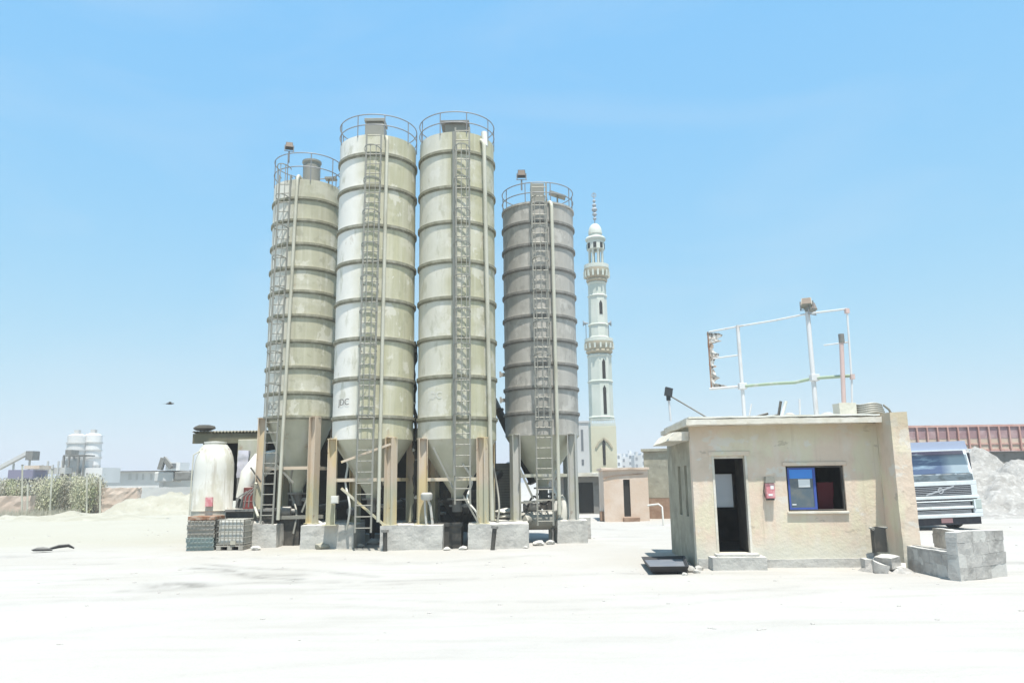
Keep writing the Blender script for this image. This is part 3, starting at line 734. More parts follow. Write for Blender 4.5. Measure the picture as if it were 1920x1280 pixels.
for pyb in (692, 742):
    z = zf4(pyb); mb = MB(); mb.box(-1.26, -1.08, -.12, .0, z - .05, z + .05); mb.box(-1.27, -1.21, -.16, -.122, z - .09, z + .09); mb.build('bracket', M['silo_d'], S4)
# diagonal braces of the two middle silos
def diag(root, Y, ppts, material, wd=0.06):
    mb = MB()
    o = root.location
    for a, b in ppts:
        mb.beam(at(*a, Y) - o, at(*b, Y) - o, wd)
    mb.build('diagonal_brace', material, root)
diag(S2, 20.93, [((640, 866), (733, 832)), ((640, 915), (722, 985))], M['leg'])
diag(S1, 22.75, [((512, 970), (606, 968))], M['galv'], 0.1)
# junction box and conduit on silo legs
p = at(628, 936, 21.2)
mb = MB(); mb.box(-.1, .1, -.06, .06, -.1, .1); mb.box(-.08, .08, -.07, -.061, -.08, .08)
o = mb.build('junction_box', M['white_paint'], S2, bevel=.008); o.location = p - S2.location
mb = MB(); q = at(800, 930, 21.05) - S3.location
mb.lathe([(.13, .0), (.16, .05), (.16, .16), (.12, .2)], 18, q + Vector((0, 0, -.1)))
mb.tube([q, q + Vector((.1, 0, -.25)), q + Vector((.16, 0, -.7)), q + Vector((.1, 0, -1.0))], .035, 8)
mb.tube([q + Vector((-.05, 0, 0)), q + Vector((-.04, 0, -.4)), q + Vector((.02, 0, -1.0))], .03, 8)
mb.build('air_hose', M['leg_grey'], S3, smooth=40)

# floodlights on top
p = at(543, 286, 22.4)
floodlight('floodlight', 'black floodlight on a short pole above the far left silo', (p.x, 22.35, p.z - .34), 0.24, 0.3, -0.25, 'floodlights on silo tops', post=0.38)
p = at(978, 337, 22.3)
floodlight('floodlight', 'black floodlight standing over the rail of the right end silo', (p.x, 22.35, p.z - .30), 0.26, 0.0, -0.15, 'floodlights on silo tops', post=0.34)
p = at(535, 318, 22.4)

# pipe boots
for (a, b, Y, lab) in (((722, 992), (722, 1036), 20.55, 'dark steel filling nozzle hanging below the pale second silo'), ((928, 985), (923, 1036), 20.5, 'dark slanted filling nozzle below the tallest silo, by the grey pier')):
    p0, p1 = at(*a, Y), at(*b, Y)
    t = thing('filling_nozzle', lab, 'nozzle', (p1.x, p1.y, 0), 0, 'silo filling nozzles')
    mb = MB(); mb.tube([p0 - t.location, p1 - t.location + Vector((0, 0, 0.0))], [.06, .055], 12); mb.build('tube', M['dark_steel'], t, smooth=40)
    mb = MB(); d = (p1 - p0).normalized(); mb.tube([p0 - t.location + d * .0, p0 - t.location + d * .07], .095, 14); mb.build('coupling', M['mid_steel'], t, smooth=40)


# --- piers
def pier(px0, px1, pyt, pyb, Y, dep, label, seed, nm='concrete_pier'):
    a = at(px0, pyb, Y); b = at(px1, pyb, Y); zt = PZ
    mb = MB(); mb.box(a.x, b.x, 0, dep, -0.15, zt)
    c = Vector(((a.x + b.x) / 2, Y, 0))
    for v in mb.v: v.x -= c.x
    return at_loc(mb, nm, M['concrete'], c, label, 'pier', 'concrete piers under the silos', rough=(0.12, 0.035, seed))
pier(712, 829, 992, 1030, 20.75, 1.3, 'low concrete pier carrying the facing legs of the two tallest silos', 1)
pier(877, 992, 988, 1028, 20.8, 1.5, 'low concrete pier between the tallest silo and the grey silo', 2)
pier(563, 663, 992, 1020, 21.5, 1.6, 'low concrete pier with sand against it below the pale silo', 3)
pier(462, 517, 988, 1025, 22.1, 1.2, 'low concrete pier beside the stacked pallets and wire tank', 4)
pier(1046, 1103, 984, 1018, 22.1, 1.3, 'low concrete pier at the end of the row facing the orange kiosk', 5)
for (x, Y, sd_) in ((-5.3, 24.2, 6), (-2.9, 23.0, 7), (-.5, 23.1, 8), (1.7, 24.2, 9)):
    mb = MB(); mb.box(-.6, .6, -.4, .5, -.15, PZ)
    lab = {6: 'rear concrete pier in shade behind the far left silo', 7: 'rear concrete pier in shade behind the pale silo', 8: 'rear concrete pier in shade between tallest and grey silo', 9: 'rear concrete pier behind the grey silo'}[sd_]
    at_loc(mb, 'concrete_pier', M['concrete'], (x, Y, 0), lab, 'pier', 'concrete piers under the silos', rough=(0.12, 0.035, sd_))
# rear legs of silo 1 left stand on sunk pads
for x, y in ((-7.05, 23.9),):
    mb = MB(); mb.box(-.35, .35, -.35, .35, -.1, PZ); at_loc(mb, 'concrete_pier', M['concrete'], (x, y, 0), 'rear left concrete pier next to the open shelter', 'pier', 'concrete piers under the silos', rough=(0.12, 0.03, 12))

# ------------------------------------------------------------------ open shelter behind the silos
t = thing('open_shelter', 'dark open shelter with rusty corrugated roof behind the silos', 'shelter', (-4.6, 25.2, 0))
a = at(366, 803, 24.6); b = at(925, 800, 24.6)
zr = 3.40
xl, xr = a.x + 4.6, b.x + 4.6
mb = MB(); n = 90
vs, fs = [], []
for i in range(n * 4 + 1):
    x = xl + (xr - xl) * i / (n * 4); dz = 0.035 * math.sin(i * PI / 2)
    vs += [(x, -.8, zr + dz), (x, 3.0, zr + .05 + dz)]
    if i: fs.append((2 * i - 2, 2 * i, 2 * i + 1, 2 * i - 1))
mb.add(vs, fs)
o = mb.build('roof', M['roof_sheet'], t, smooth=60); sm = o.modifiers.new('thick', 'SOLIDIFY'); sm.thickness = 0.012
mb = MB(); mb.box(xl, xr, -.75, -.69, zr - .36, zr - .05); mb.build('fascia_beam', M['roof_sheet'], t)
for f in (0.04, .3, .6, .96):
    x = xl + (xr - xl) * f
    mb = MB(); hbeam(mb, x, -.6, 0, zr - .06, .14, .14, 0); mb.build('post', M['dark_steel'], t)
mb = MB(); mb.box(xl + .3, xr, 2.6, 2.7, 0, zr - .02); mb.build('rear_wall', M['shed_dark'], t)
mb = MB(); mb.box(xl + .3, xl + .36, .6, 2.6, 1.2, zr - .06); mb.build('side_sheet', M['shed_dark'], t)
# sack lying on its roof corner
mb = stone_mesh(3.3, .27, .5); p = at(378, 798, 24.6)
for v in mb.v: v.x *= 1.25
at_loc(mb, 'roof_sack', M['shed_dark'], (p.x + .1, 24.55, zr + .12), 'dark sack weighing down the corner of the corrugated shelter roof', 'sack', smooth=50)

# screw conveyors from hoppers
def tube_thing(name, label, cat, p, q, r, material, flange=True, group=None):
    p, q = Vector(p), Vector(q)
    c = Vector((p.x, p.y, 0)); t = thing(name, label, cat, c, 0, group)
    mb = MB(); mb.tube([p - c, q - c], r, 16); mb.build('casing', material, t, smooth=40)
    if flange:
        d = (q - p).normalized()
        for s in (0.02, .5, .98):
            mb = MB(); m0 = p + (q - p) * s - c; mb.tube([m0 - d * .02, m0 + d * .02], r * 1.35, 16); mb.build('flange', material, t, smooth=40)
    mb = MB(); mb.tube([q - c + (q - p).normalized() * .03, q - c + (q - p).normalized() * .38], r * .95, 14); mb.build('motor', M['mid_steel'], t, smooth=40)
    return t
tube_thing('screw_conveyor', 'dark inclined screw conveyor between the tallest and the grey silo', 'conveyor', at(1000, 905, 24.3), at(934, 768, 24.9), .13, M['dark_steel'], group='screw conveyors under the silos')
tube_thing('screw_conveyor', 'dark screw conveyor sloping below the far left silo hopper', 'conveyor', at(575, 958, 23.4), at(690, 935, 24.6), .12, M['dark_steel'], group='screw conveyors under the silos')
tube_thing('screw_conveyor', 'dark screw conveyor under the pale silo hopper', 'conveyor', at(700, 958, 22.2), at(800, 930, 24.4), .12, M['dark_steel'], group='screw conveyors under the silos')
tube_thing('screw_conveyor', 'dark screw conveyor under the tallest silo hopper', 'conveyor', at(857, 960, 22.2), at(945, 880, 24.9), .12, M['dark_steel'], group='screw conveyors under the silos')

# cable bundle hanging between silo 2 and 3
mb = MB(); pts = []
for i in range(40):
    py = 640 + (985 - 640) * i / 39
    q = at(777.5 + 1.6 * math.sin(i * .8) + 1.2 * math.sin(i * 2.1), py, 22.3); pts.append(q)
c = Vector((pts[-1].x, pts[-1].y, 0))
t = thing('hanging_cable', 'dark cable bundle with tied knots hanging between the two tallest silos', 'cable', c)
mb.tube([q - c for q in pts], .035, 8); mb.tube([q - c + Vector((.05 * math.sin(i * .5), .05, 0)) for i, q in enumerate(pts)], .02, 6); mb.build('cable', M['dark_steel'], t, smooth=50)
for i in (2, 5, 13, 16, 23, 25, 33):
    mb = stone_mesh(i, .035 + .03 * ((i * 7) % 5) / 5, 1.9); o = mb.build('knot', M['white_paint'] if i % 2 else M['mid_steel'], t, smooth=50); o.location = pts[i] - c

# batching gear under and behind the silos
def motor(root, loc, s=1.0, yaw=0.0, material=None):
    R = Matrix.Translation(loc) @ Matrix.Rotation(yaw, 4, 'Z') @ Matrix.Rotation(PI / 2, 4, 'Y')
    mb = MB(); mb.lathe([(.10 * s, -.2 * s), (.13 * s, -.18 * s), (.13 * s, .14 * s), (.07 * s, .16 * s), (.07 * s, .26 * s)], 16, M4=R)
    mb.build('motor', material or M['mid_steel'], root, smooth=40)
t = thing('weigh_hopper', 'dark steel weigh hopper in the shade under the tallest silo', 'hopper', (-1.55, 23.0, 0))
mb = MB(); mb.lathe([(.18, .55), (.55, 1.15), (.55, 1.5)], 20); mb.build('bin', M['dark_steel'], t, smooth=40)
for sx in (-1, 1):
    for sy in (-1, 1): mb = MB(); mb.beam((sx * .6, sy * .6, 0), (sx * .6, sy * .6, 1.3), .07); mb.build('leg', M['dark_steel'], t)
for sy in (-1, 1): mb = MB(); mb.beam((-.565, sy * .6, 1.2), (.565, sy * .6, 1.2), .07); mb.build('crossbar', M['dark_steel'], t); motor(t, (.1, -.7, 1.0), 1.1)
t = thing('air_compressor', 'grey air compressor tank on the ground under the grey silo', 'compressor', (at(1010, 985, 22.6).x, 22.7, 0))
R = Matrix.Rotation(PI / 2, 4, 'Y')
mb = MB(); mb.lathe([(.05, -.55), (.24, -.5), (.27, -.42), (.27, .42), (.24, .5), (.05, .55)], 20, (0, 0, .62), M4=R); mb.build('tank', M['galv'], t, smooth=40)
for q in (-.42, .36): mb = MB(); mb.box(q, q + .06, -.2, .2, 0, .4); mb.build('foot', M['mid_steel'], t)
motor(t, (-.2, 0, 1.02), 1.2); mb = MB(); mb.ring(.02, .2, -.04, .04, 18); o = mb.build('flywheel', M['dark_steel'], t); o.location = (.25, -.05, 1.08); o.rotation_euler = (PI / 2, 0, 0)
t = thing('pump_unit', 'pale pump casing beside the grey leg of the right silo', 'pump', (at(1045, 975, 22.9).x, 23.0, 0))
mb = MB(); mb.lathe([(.2, 0), (.26, .05), (.26, .75), (.18, .95), (.18, 1.2), (.08, 1.5), (.08, 1.75)], 18); mb.build('casing', M['white_paint'], t, smooth=40)
mb = MB(); mb.tube([(-.2, -.1, 1.0), (-.5, -.15, 1.05), (-.55, -.1, .4)], .06, 10); mb.build('hose', M['black'], t, smooth=40); motor(t, (0, -.32, .5), 1.0, .8)
t = thing('louvred_cabinet', 'grey louvred switch cabinet behind the gap left of the grey silo', 'cabinet', (at(947, 900, 24.9).x, 24.6, 0))
mb = MB(); mb.box(-.42, .42, 0, .5, .5, 2.3); mb.build('case', M['mid_steel'], t, bevel=.01)
mb = MB()
for k in range(14): mb.box(-.36, .36, -.03, -.002, 1.0 + k * .085, 1.04 + k * .085)
mb.build('louvre', M['galv'], t)
mb = MB(); mb.box(-.5, .5, -.06, .56, 0, .498); mb.build('plinth', M['concrete'], t)
# paper bags heaped beside
for k in range(6):
    p = at(945, 980 - k * 11, 23.2)
    mb = stone_mesh(20 + k, .26, .32)
    for v in mb.v: v.x *= 1.3
    at_loc(mb, 'cement_bag', M['white_paint'], (p.x + .03 * (k % 3), 23.3, .12 + k * .15), ('lowest pale cement bag in the pile left of the grey silo', 'second cement bag from the ground in the pile left of the grey silo', 'third cement bag from the ground in the leaning pile', 'third cement bag from the top of the leaning pile', 'cement bag just under the topmost one of the pile', 'topmost pale cement bag of the pile left of the grey silo')[k], 'bag', 'pile of cement bags', rz=.2 * math.sin(k * 3), smooth=50)
# thin braces, pipes and hoses among the legs
diag(S3, 20.95, [((812, 838), (850, 915)), ((900, 985), (868, 928))], M['galv'], 0.045)
diag(S4, 22.35, [((975, 942), (1058, 935)), ((975, 880), (1000, 935))], M['galv'], 0.06)
diag(S1, 22.5, [((515, 868), (550, 905)), ((600, 872), (566, 960))], M['galv'], 0.05)
def hose(label, pts, Y, r, material, nm='hose', group='hoses and pipes among the silo legs'):
    q = [at(px, py, Y + (0.25 * math.sin(i * 1.7))) for i, (px, py) in enumerate(pts)]
    c = Vector((q[0].x, Y, 0))
    sm_ = []
    for i in range(len(q) - 1):
        for k in range(6):
            f = k / 6; p0 = q[max(0, i - 1)]; p1 = q[i]; p2 = q[i + 1]; p3 = q[min(len(q) - 1, i + 2)]
            sm_.append(.5 * ((2 * p1) + (p2 - p0) * f + (2 * p0 - 5 * p1 + 4 * p2 - p3) * f * f + (3 * p1 - p0 - 3 * p2 + p3) * f ** 3))
    sm_.append(q[-1])
    mb = MB(); mb.tube([v - c for v in sm_], r, 8)
    return at_loc(mb, nm, material, c, label, 'hose', group, smooth=50)
hose('pale hose looping from the leg of the far left silo to the sand', [(646, 842), (652, 870), (648, 905), (656, 950), (650, 992)], 21.4, .03, M['white_paint'])
hose('dark hose hanging beside the pale silo ladder', [(712, 890), (718, 930), (706, 955), (715, 990)], 21.6, .028, M['black'])
hose('pale bent hose under the tallest silo ladder', [(868, 870), (885, 900), (876, 935), (893, 960), (905, 990)], 21.3, .03, M['white_paint'])
hose('grey hose by the right leg of the tallest silo', [(918, 850), (930, 900), (936, 950), (931, 985)], 21.6, .03, M['galv'])
hose('pale hose curling below the grey silo hopper', [(1030, 840), (1046, 870), (1036, 910), (1052, 945), (1045, 980)], 22.6, .04, M['white_paint'])
hose('dark hose lying across the pump at the grey silo', [(985, 960), (1000, 930), (1020, 945), (1040, 925)], 22.4, .03, M['black'])
hose('grey hose dropping behind the far left ladder', [(548, 880), (545, 920), (556, 960), (550, 1000)], 22.9, .03, M['galv'])
hose('pale pipe stub leaning against the mixer base', [(480, 905), (476, 940), (484, 968)], 22.2, .04, M['pale_pipe'])
for i, (px, py, Y, w_, h_, mt, lab) in enumerate(((826, 943, 23.4, .34, .22, 'white_paint', 'small white control box in the dark under the tallest silo'), (828, 962, 23.4, .30, .12, 'white_paint', 'lower white terminal box in the dark under the tallest silo'), (660, 960, 22.8, .3, .3, 'mid_steel', 'grey gearbox in the dark under the pale silo'),
                                                 (590, 985, 23.0, .5, .34, 'white_paint', 'pale sack lump between the legs of the far left silo'), (990, 975, 22.5, .4, .36, 'galv', 'grey motor housing left of the compressor under the grey silo'), (1055, 960, 22.7, .35, .9, 'white_paint', 'pale upright drum by the grey leg of the right silo'), (520, 990, 22.9, .3, .3, 'mid_steel', 'grey gearbox left of the far left ladder'), (610, 990, 22.3, .28, .34, 'white_paint', 'pale sack against the far left silo leg'))):
    p = at(px, py, Y); mb = stone_mesh(50 + i, .5, 1.0)
    for v in mb.v: v.x *= w_; v.y *= w_; v.z *= h_
    at_loc(mb, 'machine_lump' if False else ('sack' if 'sack' in lab else 'control_box' if 'box in' in lab and 'gear' not in lab else 'gearbox' if 'gear' in lab else 'motor_housing' if 'motor' in lab else 'drum'), M[mt], p, lab, 'sack' if 'sack' in lab else 'machine', smooth=40)
# dark box added to fill the dark void between the front piers
p = ground_at(840, 1022)
t = thing('dark_box', 'dark box added for the dark void between the two front piers of the tallest silo', 'box', (p.x, 21.7, 0))
mb = MB(); mb.wall(-.42, .42, 0, .62, -.5, -.46); mb.box(-.42, -.38, -.458, .4, 0, .62); mb.box(.38, .42, -.458, .4, 0, .62); mb.box(-.378, .378, .36, .4, 0, .62); mb.build('side_plate', M['dark_steel'], t)  # sides of the added dark box
mb = MB(); mb.box(-.46, .46, -.54, -.502, .56, .66); mb.build('lip', M['dark_steel'], t)  # rim of the added dark box
p = ground_at(545, 1012)
t = thing('dark_box', 'dark steel box behind the ladder foot of the far left silo', 'box', (p.x + .1, 23.2, 0))
mb = MB(); mb.box(-.75, .75, -.4, .4, 0, .75); mb.build('side_plate', M['dark_steel'], t, bevel=.01); mb = MB(); mb.box(-.8, .8, -.45, .45, .752, .80); mb.build('lip', M['dark_steel'], t); motor(t, (.3, -.25, .95), 1.1)

# ------------------------------------------------------------------ left yard clutter
# white tank
p = at(393, 960, 22.6)
t = thing('white_tank', 'tall white round-shouldered tank standing behind the pallet stack', 'tank', (p.x + .02, 22.7, 0))
mb = MB(); R_ = .565
mb.lathe([(.50, .0), (R_, .06), (R_, 1.0), (R_ + .02, 1.02), (R_, 1.05), (R_ * .99, 2.1), (R_ * .97, 2.35), (R_ * .91, 2.55), (R_ * .79, 2.74), (.33, 2.90)], 40); mb.build('body', M['tank_paint'], t, smooth=40)
mb = MB(); mb.lathe([(.30, 2.88), (.30, 2.94), (.32, 2.95), (.32, 2.98), (.1, 3.0)], 24); mb.build('cap', M['tank_paint'], t, smooth=40)
mb = MB(); mb.tube([(-.25, -.3, 2.75), (-.45, -.42, 2.6), (-.46, -.44, 2.0), (-.46, -.44, .9)], .02, 8); mb.build('level_pipe', M['pale_pipe'], t, smooth=40)
mb = MB(); mb.box(.05, .25, -.64, -.58, 1.15, 1.4); mb.build('red_patch_plate', M['red_box'], t)
# pallets
x0 = at(379, 1020, 21.6).x
pal = thing('pallet', 'x', 'pallet', (x0, 21.8, 0), 0, 'stack of pallets by the white tank')
W_ = .37
for k in range(3):
    mb = MB(); mb.box(-W_, W_, -.35 + k * .32, -.29 + k * .32, .026, .088); mb.build('stringer', M['wood'], pal)
mb = MB()
for k in range(7): mb.box(-W_ + k * .107, -W_ + .085 + k * .107, -.4, .4, .09, .11)
mb.build('deck_board', M['wood'], pal)
mb = MB()
for k in range(3): mb.box(-W_, W_, -.37 + k * .32, -.28 + k * .32, .002, .024)
mb.build('runner_board', M['wood'], pal)
names = ['lowest teal pallet of the stack by the white tank', 'second teal pallet from the ground in the stack', 'third pallet from the ground in the stack, faded teal', 'middle grey pallet of the stack by the white tank', 'grey pallet just above the middle of the stack', 'grey pallet just below the top one of the stack', 'topmost grey wooden pallet of the stack']
ln = ['', '', '', '', '', '', '']
for k in range(7):
    c = pal if k == 0 else copy_tree(pal)
    c.location = (x0 + .015 * math.sin(k * 2.3), 21.8 + .02 * math.cos(k * 1.7), .0 + k * .113); c.rotation_euler.z = .03 * math.sin(k * 4.1)
    c['label'] = names[k]
    if k in (1, 2):
        for ch in c.children: ch.data = ch.data.copy(); ch.data.materials[0] = M['teal_wood']
for ch in pal.children: ch.data = ch.data.copy(); ch.data.materials[0] = M['teal_wood']
mb = MB(); mb.box(-.37, .37, -.36, .4, 0, .10); mb.box(-.36, .36, -.372, -.361, .01, .09)
at_loc(mb, 'crate_lid', M['rust'], (x0, 21.8, .80), 'brown wooden tray lying on top of the pallet stack', 'tray', bevel=.01)
# ibc
xi = at(430, 1020, 21.4).x
t = thing('wire_cage_tank', 'square liquid tank in a wire cage on the ground right of the pallets', 'tank', (xi, 21.8, 0))
mb = MB(); mb.box(-.34, .34, -.34, .34, .16, .80); mb.build('inner_tank', M['plastic_tank'], t, bevel=.05)
mb = MB(); e = .37
for z in (.16, .32, .48, .64, .80):
    mb.tube([(-e, -e, z), (e, -e, z), (e, e, z), (-e, e, z)], .012, 6, closed=True)
for k in range(8):
    q = -e + 2 * e * k / 7
    for (x, y) in ((q, -e), (q, e), (-e, q), (e, q)): mb.tube([(x, y, .12), (x, y, .81)], .011, 6)
mb.build('cage', M['galv'], t)
mb = MB(); mb.box(-.38, .38, -.38, .38, .09, .12)
for k in (-1, 0, 1): mb.box(-.06 + k * .3, .06 + k * .3, -.38, .38, 0, .088)
mb.build('pallet_base', M['wood'], t)
mb = MB(); mb.box(.02, .16, -.40, -.372, .14, .24); mb.build('yellow_tag', M['leaf_dry'], t)
# dark platform + drums
xp = at(440, 1000, 22.4).x
t = thing('mixer_base', 'dark steel mixer base box behind the wire cage tank', 'machine base', (xp + .3, 22.9, 0))
mb = MB(); mb.box(-.9, .75, -.45, .5, 0, .98); mb.build('box', M['dark_steel'], t, bevel=.01)
mb = MB(); mb.box(-.95, .8, -.5, .55, .982, 1.05); mb.build('lip', M['mid_steel'], t); motor(t, (.35, -.62, .55), 1.3)
mb = MB()
for k in range(4): mb.tube([(-.3 + .12 * k, -.52, 1.1), (-.2 + .1 * k, -.58, 1.4), (.0 + .1 * k, -.5, 1.55 + .05 * k)], .02, 6)
mb.build('hose', M['mid_steel'], t, smooth=40)
for px, h, lab in ((422, .62, 'dark red drum standing close to the white tank'), (466, .6, 'dark red drum standing below the white chute')):
    q = at(px, 945, 22.7)
    t = thing('drum', lab, 'drum', (q.x, 22.75, 1.055), 0, 'red drums behind the wire tank')
    mb = MB(); mb.lathe([(.17, 0), (.17, .2), (.18, .21), (.17, .22), (.17, .42), (.18, .43), (.17, .44), (.17, h), (.15, h + .01)], 24); mb.build('body', M['red_drum'], t, smooth=40)
    mb = MB(); mb.lathe([(.03, h + .011), (.03, h + .04)], 10, (.07, -.05, 0)); mb.build('cap', M['mid_steel'], t)
# white chute
t = thing('feed_chute', 'white sloping feed chute between the white tank and the far left silo', 'chute', (at(470, 960, 22.9).x, 23.2, 0))
o_ = t.location
mb = MB(); mb.tube([at(452, 935, 22.9) - o_, at(470, 893, 23) - o_, at(492, 868, 23.2) - o_, at(520, 855, 23.4) - o_], [.16, .32, .36, .22], 18); mb.build('body', M['white_paint'], t, smooth=50)
mb = MB(); mb.tube([at(470, 876, 22.55) - o_, at(489, 903, 22.5) - o_], .025, 8); mb.build('lever', M['dark_steel'], t, smooth=40)
mb = MB(); mb.beam(at(486, 905, 23.1) - o_, Vector((at(486, 905, 23.1).x, 23.1, 0)) - o_, .09); mb.build('prop', M['leg_grey'], t)
p = at(448, 868, 23.3)
mb = MB(); mb.box(-.16, .16, -.1, .1, -.42, .38); at_loc(mb, 'hanging_bag', M['lilac'], (p.x, 23.7, p.z), 'pale lilac bulk bag hanging under the corrugated shelter roof', 'bag', rough=(.1, .05, 4), smooth=50)
p = at(472, 842, 24.6)
t = thing('storage_tub', 'olive square storage bin standing high inside the open shelter', 'bin', (p.x, 24.7, 0))
mb = MB(); mb.box(-.38, .38, -.3, .3, 2.3, 3.15); mb.build('bin', M['hopper'], t, bevel=.02)
for sx in (-1, 1):
    for sy in (-1, 1): mb = MB(); mb.beam((sx * .33, sy * .25, 0), (sx * .33, sy * .25, 2.298), .06); mb.build('leg', M['mid_steel'], t)

# ------------------------------------------------------------------ gatehouse
GY, GX, GR = 15.74, 3.61, -0.05
B = thing('gatehouse', 'small beige stucco gatehouse with open door and blue sliding window', 'building', (GX, GY, 0), GR)
WL, HT, DP = 3.72, 2.78, 3.3
door = (.40, 1.10, .27, 2.17); win = (1.86, 3.0, 1.06, 1.95)
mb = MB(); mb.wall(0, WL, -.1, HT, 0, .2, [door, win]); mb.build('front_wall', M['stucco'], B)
bw = (.92, 1.55, 1.0, 1.88)
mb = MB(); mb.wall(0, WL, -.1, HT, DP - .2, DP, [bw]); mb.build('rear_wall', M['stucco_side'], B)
mb = MB(); Rz = Matrix.Translation((0, .2, 0)) @ Matrix.Rotation(PI / 2, 4, 'Z')
sw = [(.45, .75, .95, 2.0), (1.25, 1.62, .95, 2.0)]
q = MB(); q.wall(0, DP - .4, -.1, HT, -.2, 0, sw)
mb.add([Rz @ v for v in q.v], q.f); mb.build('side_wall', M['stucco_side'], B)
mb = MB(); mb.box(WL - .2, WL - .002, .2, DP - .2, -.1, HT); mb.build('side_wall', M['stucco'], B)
for s in sw:
    mb = MB(); mb.box(.09, .12, .2 + s[0] + .002, .2 + s[1] - .002, s[2] + .002, s[3] - .002); wn = mb.build('side_window', M['stucco_side'], B); wn['label'] = 'narrow boarded side window'
mb = MB(); mb.box(.2, WL - .2, .2, DP - .2, .1, .262); mb.build('floor', M['plaster_in'], B)
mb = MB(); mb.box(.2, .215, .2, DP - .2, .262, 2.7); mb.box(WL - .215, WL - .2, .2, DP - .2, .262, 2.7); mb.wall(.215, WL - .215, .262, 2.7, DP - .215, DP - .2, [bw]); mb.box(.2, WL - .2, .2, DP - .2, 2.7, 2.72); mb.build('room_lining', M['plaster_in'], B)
mb = MB(); mb.box(bw[0], bw[1], DP - .12, DP - .11, bw[2], bw[3]); pn = mb.build('rear_window', M['dusty_pane'], B)
mb = MB()
for (x0, x1, z0, z1) in ((bw[0], bw[0] + .05, bw[2], bw[3]), (bw[1] - .05, bw[1], bw[2], bw[3]), (bw[0] + .05, bw[1] - .05, bw[2], bw[2] + .05), (bw[0] + .05, bw[1] - .05, bw[3] - .05, bw[3])): mb.box(x0, x1, DP - .25, DP - .13, z0, z1)
mb.build('frame', M['dark_steel'], pn)
# door frame, lintel, step
mb = MB()
for (x0, x1) in ((door[0], door[0] + .045), (door[1] - .045, door[1])): mb.box(x0, x1, -.012, .14, door[2], door[3])
mb.box(door[0] + .045, door[1] - .045, .05, .14, door[3] - .05, door[3])
df = mb.build('door_frame', M['slab'], B)
mb = MB(); mb.box(door[0] - .06, door[1] + .06, -.02, -.002, door[3] + .002, door[3] + .09); mb.build('door_lintel', M['stucco'], B, bevel=.008)
mb = MB(); mb.box(door[1] - .05 - .004, door[1] - .05, .15, .82, door[2] + .01, door[3] - .06); dl = mb.build('door', M['dark_steel'], B); dl['label'] = 'dark door swung inwards'
mb = MB(); mb.box(.22, 1.26, -.42, -.002, -.1, .22); mb.box(.34, 1.16, -.30, -.002, .222, .268); mb.build('step', M['concrete'], B, rough=(.1, .02, 3))
mb = MB(); mb.box(.02, .22, -.03, -.002, -.1, .16); mb.box(1.26, 3.70, -.035, -.002, -.1, .15); mb.build('plinth', M['concrete'], B, rough=(.1, .018, 5))
# front window: sliding pane left, open right
W0, W1, Z0, Z1 = win
xm = W0 + (W1 - W0) * .51
mb = MB()
mb.box(W0, W0 + .035, .05, .12, Z0, Z1); mb.box(W1 - .035, W1, .05, .12, Z0, Z1); mb.box(W0 + .035, W1 - .035, .02, .1, Z1 - .035, Z1); mb.box(W0 + .035, W1 - .035, .02, .1, Z0, Z0 + .03)
wf = mb.build('front_window', M['dark_steel'], B)
mb = MB()
mb.box(W0 + .036, W0 + .07, .03, .06, Z0 + .032, Z1 - .037); mb.box(xm - .05, xm, .03, .06, Z0 + .032, Z1 - .037); mb.box(W0 + .07, xm - .05, .03, .06, Z1 - .07, Z1 - .037); mb.box(W0 + .07, xm - .05, .03, .06, Z0 + .032, Z0 + .07)
mb.build('sash', M['blue_frame'], wf)
mb = MB(); mb.box(W0 + .07, xm - .05, .042, .048, Z0 + .07, Z1 - .07); mb.build('pane', M['tint_glass'], wf)
mb = MB(); mb.box(W0 + .072, xm - .052, .037, .041, Z1 - .25, Z1 - .072); mb.build('blue_film', M['blue_film'], wf)
mb = MB(); mb.box(W0 + .24, W0 + .47, .033, .0365, Z1 - .42, Z1 - .265); mb.box(W0 + .09, W0 + .17, .035, .0375, Z0 + .12, Z0 + .14); mb.build('notice', M['paper'], wf)
mb = MB(); mb.box(W0 - .06, W1 + .06, -.03, -.002, Z1 + .002, Z1 + .075); mb.build('window_lintel', M['stucco'], B, bevel=.008)
mb = MB(); mb.box(W0 - .03, W1 + .03, -.05, -.002, Z0 - .05, Z0 - .004); mb.build('window_sill', M['slab'], B, bevel=.008)
mb = MB(); mb.box(W1 - .36, W1 - .05, .55, .9, .9, 1.62); o = at_loc(mb, 'hanging_cloth', M['maroon'], B.matrix_basis @ Vector((0, 0, 0)), 'maroon cloth hanging inside the open half of the gatehouse window', 'cloth', rz=GR, rough=(.12, .05, 8), smooth=50)
o.location = (GX, GY, 0)
# roof slab
mb = MB(); mb.box(-.12, WL - .003, -.32, DP + .15, HT + .002, HT + .11)
mb.build('roof_slab', M['slab'], B, rough=(.11, .022, 2))
mb = MB(); mb.box(-.06, WL - .01, -.26, DP, HT + .135, HT + .17); mb.build('roof_screed', M['white_paint'], B, rough=(.2, .02, 6))
mb = MB(); mb.prism([(-.44, 2.50), (-.002, 2.50), (-.002, 2.68), (-.30, 2.68)], .15, 2.6); cn = mb.build('canopy', M['slab'], B, rough=(.12, .02, 9)); cn['label'] = 'sloping concrete canopy over the side windows'
# wing wall at the right end
wing = MB(); wing.box(WL, WL + .33, -.68, DP, -.1, HT + .16); wing.build('wing_wall', M['stucco'], B, rough=(.16, .018, 7))
